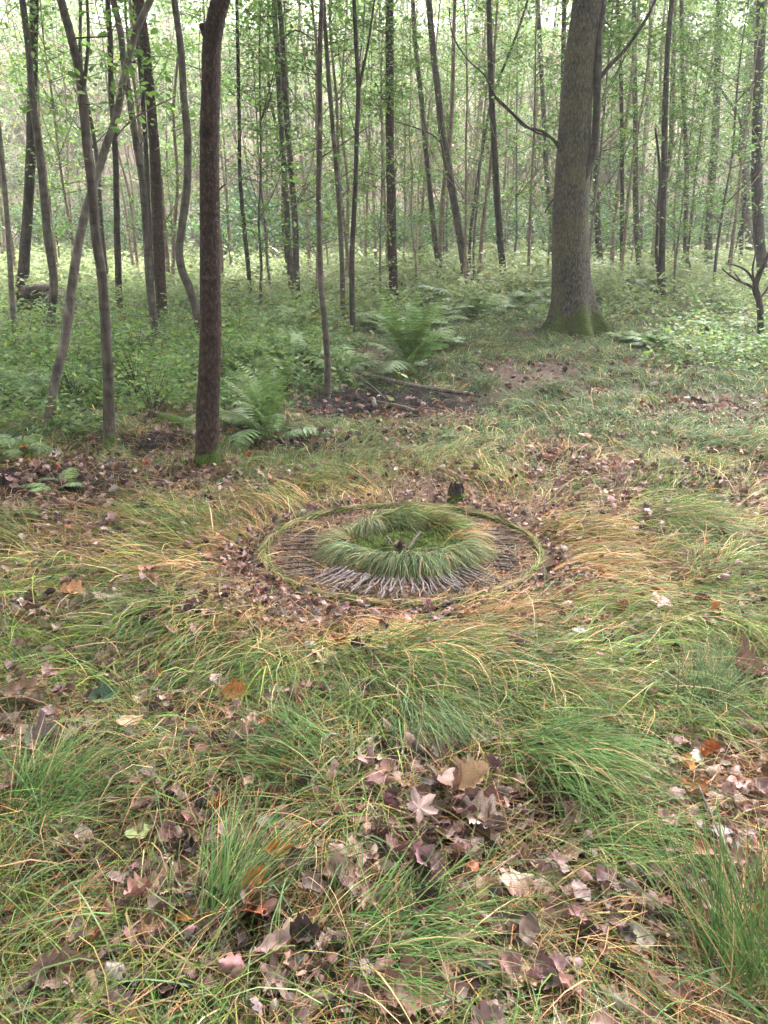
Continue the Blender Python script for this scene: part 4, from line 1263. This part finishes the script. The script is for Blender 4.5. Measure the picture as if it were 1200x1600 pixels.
tuft(560, 1500, 300, .36, .2, 'arching green tuft in the lower centre', (.6, 1.1), (-.9, -.3), .6, BRIGHT, .07)
tuft(650, 1120, 220, .3, -1.2, 'pale green tuft drooping toward the viewer below the ring', (.6, 1.1), (-.9, -.4), .4, TEAL, .06)
tuft(865, 610, 160, .3, -1.57, 'rounded blue-green tussock left of the leafy patch by the big tree', (.9, 1.5), (-.9, -.3), 1.6, TEAL, .09, .006)
tuft(985, 500 + 90, 160, .3, -1.57, 'rounded blue-green tussock below the roots of the big tree', (.9, 1.5), (-.9, -.3), 1.6, TEAL, .09, .006)
tuft(755, 605, 160, .3, -1.57, 'rounded blue-green tussock right of the soil hollow', (.9, 1.5), (-.9, -.3), 1.6, TEAL, .09, .006)
tuft(310, 1090, 280, .4, .45, 'bright green tuft combed to the right in the left foreground', (.35, .8), (-.5, -.1), .25, BRIGHT, .07)
tuft(480, 765, 200, .28, -.6, 'grassy tussock behind the ring on the left', (.7, 1.2), (-.8, -.3), .8, GREEN + STRAW[:1], .07, .0045)
tuft(1080, 730, 220, .3, -.3, 'green tussock at the right beyond the fallen leaves', (.6, 1.2), (-.8, -.3), .7, GREEN, .08, .0045)

# ------------------------------------------------------------------ single fallen leaves
LM = {}


def leaf_mesh(kind, v):
    key = (kind, v)
    if key in LM: return LM[key]
    mb = MB()
    if kind == 'star':
        V, f3, f4 = star_leaf(50 + v, .12 + .1 * v)
        mb.add(V, f3); mb.f.append((f4, 0))
        tube(mb, np.array([[-.12, 0, .005], [-.35, .02, .02], [-.6, .06, .05]]), np.array([.008, .007, .006]), 5)
    else:
        V, f = strip_leaf(kind == 'oak', 70 + v, [.15, .5, .9, -.3][v % 4], [.25, .1, .45, .3][v % 4], n=25 if kind == 'oak' else 15, wmax=.4 if kind == 'oak' else .3)
        mb.add(V, f)
        z0 = V[2][2]
        tube(mb, np.array([[-.48, 0, z0 - .01], [-.6, .01, z0], [-.72, .04, z0 + .02]]), np.array([.009, .007, .006]), 5)
    LM[key] = mb.build('fallen_leaf', M_FALLEN, link=False)
    return LM[key]


def fallen(px, py, wpx, kind, v, col, label, tilt=(0, 0), yaw=None, lift=.03, group=None):
    c = ground(px, py); s = wpx * pxm(c)
    o = obj('fallen_leaf', leaf_mesh(kind, v), None, (c[0], c[1], float(gz(c[0], c[1])) + lift))
    o.scale = (s, s, s)
    o.rotation_euler = (tilt[0], tilt[1], random.random() * 6.28 if yaw is None else yaw)
    o.color = (*col, 1)
    tag(o, label, 'leaf', group)


PINK, MAUVE, TAN, BRN, DRK, ORG, RST, GRN = (.5, .29, .26), (.36, .25, .24), (.46, .3, .2), (.2, .11, .085), (.08, .05, .045), (.45, .16, .035), (.32, .11, .06), (.07, .11, .06)
for a_ in [
    (655, 1300, 54, 'star', 2, MAUVE, 'curled mauve-brown leaf left in the big pile of curled leaves', (.5, -.2), .8, .08),
    (738, 1272, 60, 'oak', 2, TAN, 'tan folded leaf on top of the big pile of curled leaves', (.3, -.5), .3, .11),
    (745, 1306, 74, 'oak', 1, (.5, .36, .34), 'broad pale mauve lobed leaf at the front of the big leaf pile', (.15, .1), -.3, .06),
    (715, 1268, 75, 'oval', 2, BRN, 'dark brown rolled leaf behind the tan one in the leaf pile', (-.6, .3), 1.4, .09),
    (668, 1345, 50, 'oval', 1, DRK, 'dark hanging leaf below the big leaf pile', (.2, 1.0), 1.5, .05),
    (563, 1357, 58, 'star', 0, (.55, .34, .3), 'pale pink star-shaped leaf in the lower centre', (.25, 0), 1.0, .05),
    (533, 1385, 62, 'oak', 1, PINK, 'pinkish lobed leaf below the star-shaped one', (.1, .1), .2, .04),
    (803, 1407, 60, 'oak', 3, PINK, 'pink ragged leaf right of the lower centre', (.3, .2), .5, .06),
    (388, 1452, 75, 'oval', 2, RST, 'rust brown curled leaf standing upright in the lower left centre', (.9, .5), 1.4, .07),
    (402, 1418, 48, 'oval', 1, ORG, 'vivid orange leaf at the tip of the curled rust one', (.4, -.6), .7, .09),
    (228, 1384, 58, 'oval', 0, GRN, 'dark green smooth leaf in the left foreground', (.35, .2), 1.2, .04),
    (222, 1328, 44, 'oval', 0, (.38, .42, .2), 'pale yellow-green spotted leaf in the left foreground', (.2, -.1), .3, .06),
    (428, 1308, 52, 'oval', 0, (.09, .13, .09), 'dull green leaf in the centre left foreground', (.2, .1), .1, .05),
    (240, 1224, 46, 'oval', 3, (.26, .2, .22), 'grey-mauve leaf at the left among brown grass', (.4, .1), 1.8, .05),
    (106, 1340, 44, 'oval', 1, TAN, 'tan oval leaf near the left edge', (.3, .2), .9, .05),
    (230, 909, 26, 'oval', 0, (.6, .25, .24), 'round pink leaf lying on combed grass left of the ring', (.3, .1), .1, .07),
    (1028, 966, 38, 'star', 0, (.62, .4, .4), 'pink star-shaped leaf right of the ring', (.3, 0), .6, .08),
    (1108, 976, 36, 'oval', 2, (.42, .17, .08), 'orange-brown leaf standing up right of the pink star-shaped leaf', (.8, .1), .8, .07),
    (1026, 986, 26, 'oval', 0, (.42, .3, .33), 'small lilac leaf below the pink star-shaped leaf', (.1, 0), .4, .06),
    (1155, 1082, 62, 'oak', 2, BRN, 'crumpled brown leaf near the right edge', (.4, .3), .3, .09),
    (368, 1108, 42, 'oak', 1, (.4, .17, .06), 'orange-brown leaf standing on edge in the left centre', (1.0, .2), .4, .07),
    (345, 1088, 40, 'oval', 3, MAUVE, 'mauve leaf behind the orange-brown one on edge', (.6, .2), 1.1, .07),
    (163, 1112, 46, 'oval', 2, (.12, .18, .13), 'curled blue-green leaf in the left foreground', (.8, .1), .7, .06),
    (390, 1150, 34, 'star', 0, (.6, .28, .25), 'salmon pink leaf in the left centre', (.2, .1), .2, .05),
    (506, 1056, 32, 'star', 1, (.55, .34, .2), 'tan star-shaped leaf below the ring', (.2, .1), 1.2, .06),
    (904, 1007, 26, 'oval', 0, (.33, .29, .31), 'small grey leaf lower right of the ring', (.1, .1), .2, .06),
    (1075, 1033, 58, 'oval', 0, (.16, .23, .18), 'long dull blue-green leaf at the right', (.1, 0), .1, .06),
    (1014, 1090, 40, 'oval', 0, (.13, .2, .15), 'small blue-green leaf left of the upright blue-green tuft', (.15, 0), 2.9, .06),
    (952, 1160, 36, 'oval', 1, RST, 'rust leaf above the large bright tuft', (.6, .2), 2.1, .08),
    (755, 1170, 44, 'oval', 0, MAUVE, 'flat mauve leaf left of the large bright tuft', (.1, .1), .2, .04),
    (585, 1177, 30, 'oval', 3, PINK, 'small pink leaf in the centre foreground', (.3, .1), .4, .05),
    (100, 1540, 90, 'oval', 2, (.3, .19, .17), 'large rolled brown leaf in the bottom left corner', (.9, .2), .4, .06),
    (150, 1588, 70, 'star', 1, TAN, 'tan leaf at the bottom edge below the large rolled one', (.3, .1), .9, .05),
    (675, 1448, 70, 'oak', 3, (.3, .17, .16), 'dark mauve lobed leaf in the lower centre', (.2, .1), .3, .05),
    (800, 1552, 72, 'oak', 1, TAN, 'tan lobed leaf near the bottom centre right', (.3, .2), .9, .05),
    (640, 1580, 105, 'oak', 1, BRN, 'wide brown leaf at the bottom edge in the centre', (.2, .1), .1, .05),
    (1092, 1358, 48, 'oval', 1, (.3, .09, .07), 'red-brown leaf at the right', (.3, .2), .3, .06),
    (1110, 1322, 60, 'oval', 0, (.24, .2, .21), 'broad grey leaf above the red-brown leaf at the right', (.3, .1), 2.5, .05),
    (736, 1380, 32, 'oval', 1, RST, 'small rust leaf below the big leaf pile', (.4, .1), .9, .05),
    (440, 1365, 48, 'oval', 2, ORG, 'orange-brown curled leaf in the lower left centre', (.3, .2), .1, .06),
    (300, 1457, 44, 'oval', 1, ORG, 'flat orange leaf left of the curled rust one', (.2, .1), .3, .05),
    (262, 1408, 60, 'oak', 1, (.5, .34, .27), 'pale tan leaf just below the dark green smooth leaf', (.2, .1), .2, .05),
    (520, 1500, 60, 'oak', 3, MAUVE, 'mauve crumpled leaf left of the lower centre', (.3, .1), .7, .05),
    (1165, 1465, 26, 'oval', 0, (.45, .14, .06), 'small orange-red leaf near the right edge at the bottom', (.3, .1), .2, .09),
    (30, 963, 26, 'star', 0, (.75, .76, .62), 'whitish rosette-like leaf at the left edge', (.2, .1), .2, .06),
    (70, 1185, 60, 'oak', 2, (.24, .17, .19), 'dark mauve crumpled leaf in the left leaf drift', (.4, .2), .3, .06),
    (40, 1110, 60, 'oak', 1, BRN, 'large brown leaf at the left edge in the leaf drift', (.2, .2), .3, .06),
    (205, 1150, 46, 'oval', 3, TAN, 'tan curved leaf left of the salmon pink one', (.3, .2), .8, .06),
    (115, 945, 40, 'oak', 1, (.5, .25, .15), 'orange-tan leaf on combed grass at the left', (.2, .1), .1, .06),
    (170, 950, 46, 'oak', 3, MAUVE, 'pale mauve leaf beside the orange-tan one at the left', (.2, .1), .1, .06),
    (915, 690, 24, 'oval', 0, (.6, .35, .33), 'pink leaf on grass well behind the ring on the right', (.2, .1), .1, .05),
]:
    fallen(a_[0], a_[1], a_[2], a_[3], a_[4], a_[5], a_[6], a_[7], a_[8], a_[9])
cnt = 0
while cnt < 170:
    px, py = random.uniform(-20, 1220), random.uniform(960, 1610)
    c = ground(px, py)
    if random.random() > .25 + float(litter_w(c[0], c[1])) or ringr(c[0], c[1]) < 1.05: continue
    kd = random.choice(['oak', 'oval', 'oval', 'oval', 'star', 'oak', 'oak'])
    col = tuple(pal(LIT_PAL, 1, .3, LIT_W)[0])
    s = random.uniform(.05, .095) / pxm(c)
    fallen(px, py, s, kd, random.randrange(4 if kd != 'star' else 3), col, 'ordinary brown fallen leaf lying loose in the foreground grass', (random.gauss(0, .35) + (math.pi if random.random() < .3 else 0), random.gauss(0, .3)), None, random.uniform(.025, .06), 'loose brown leaves in the foreground grass')
    cnt += 1

# ------------------------------------------------------------------ haze, sky, sun
m, nt, out = mat('haze')
pv = nd(nt, 'ShaderNodeVolumePrincipled'); pv.inputs['Color'].default_value = (.95, .95, .95, 1); pv.inputs['Density'].default_value = .0017; pv.inputs['Anisotropy'].default_value = .2
nt.links.new(pv.outputs[0], out.inputs['Volume'])
hb = MB()
x0, x1, ya, yb, za, zb = -75, 75, -19, 84, -2.2, 36
V = np.array([[x, y, z] for z in (za, zb) for y in (ya, yb) for x in (x0, x1)])
hb.add(V, np.array([[0, 2, 3, 1], [4, 5, 7, 6], [0, 1, 5, 4], [2, 6, 7, 3], [0, 4, 6, 2], [1, 3, 7, 5]]))
tag(hb.build('haze', m, smooth=False), 'pale morning haze filling the wood', 'haze', kind='stuff')

SUN_EL, SUN_AZ = R(48), R(25)
w = bpy.data.worlds.new('World'); S.world = w; w.use_nodes = True
nt = w.node_tree; nt.nodes.clear()
sky = nt.nodes.new('ShaderNodeTexSky'); sky.sky_type = 'NISHITA'; sky.sun_disc = False
sky.sun_elevation = SUN_EL; sky.sun_rotation = SUN_AZ; sky.dust_density = 4; sky.air_density = 1.0; sky.ozone_density = 1.0
hs = nt.nodes.new('ShaderNodeHueSaturation'); hs.inputs['Saturation'].default_value = .12
bg = nt.nodes.new('ShaderNodeBackground'); bg.inputs['Strength'].default_value = .15
wo_ = nt.nodes.new('ShaderNodeOutputWorld')
nt.links.new(sky.outputs[0], hs.inputs['Color']); nt.links.new(hs.outputs[0], bg.inputs['Color']); nt.links.new(bg.outputs[0], wo_.inputs['Surface'])
sd = bpy.data.lights.new('sun', 'SUN'); sd.energy = 1.5; sd.angle = R(22); sd.color = (1, .965, .92)
so = bpy.data.objects.new('sun', sd); COL.objects.link(so)
v = Vector((math.sin(SUN_AZ) * math.cos(SUN_EL), math.cos(SUN_AZ) * math.cos(SUN_EL), math.sin(SUN_EL)))
so.rotation_euler = v.to_track_quat('Z', 'Y').to_euler()
so.location = (5, 10, 30)

S.view_settings.view_transform = 'Standard'; S.view_settings.look = 'None'; S.view_settings.gamma = 1
S.view_settings.exposure = 3.2
S.render.engine = 'CYCLES'
S.cycles.use_denoising = True
S.cycles.max_bounces = 6; S.cycles.diffuse_bounces = 3; S.cycles.glossy_bounces = 2; S.cycles.transmission_bounces = 3; S.cycles.volume_bounces = 0
S.cycles.use_fast_gi = False
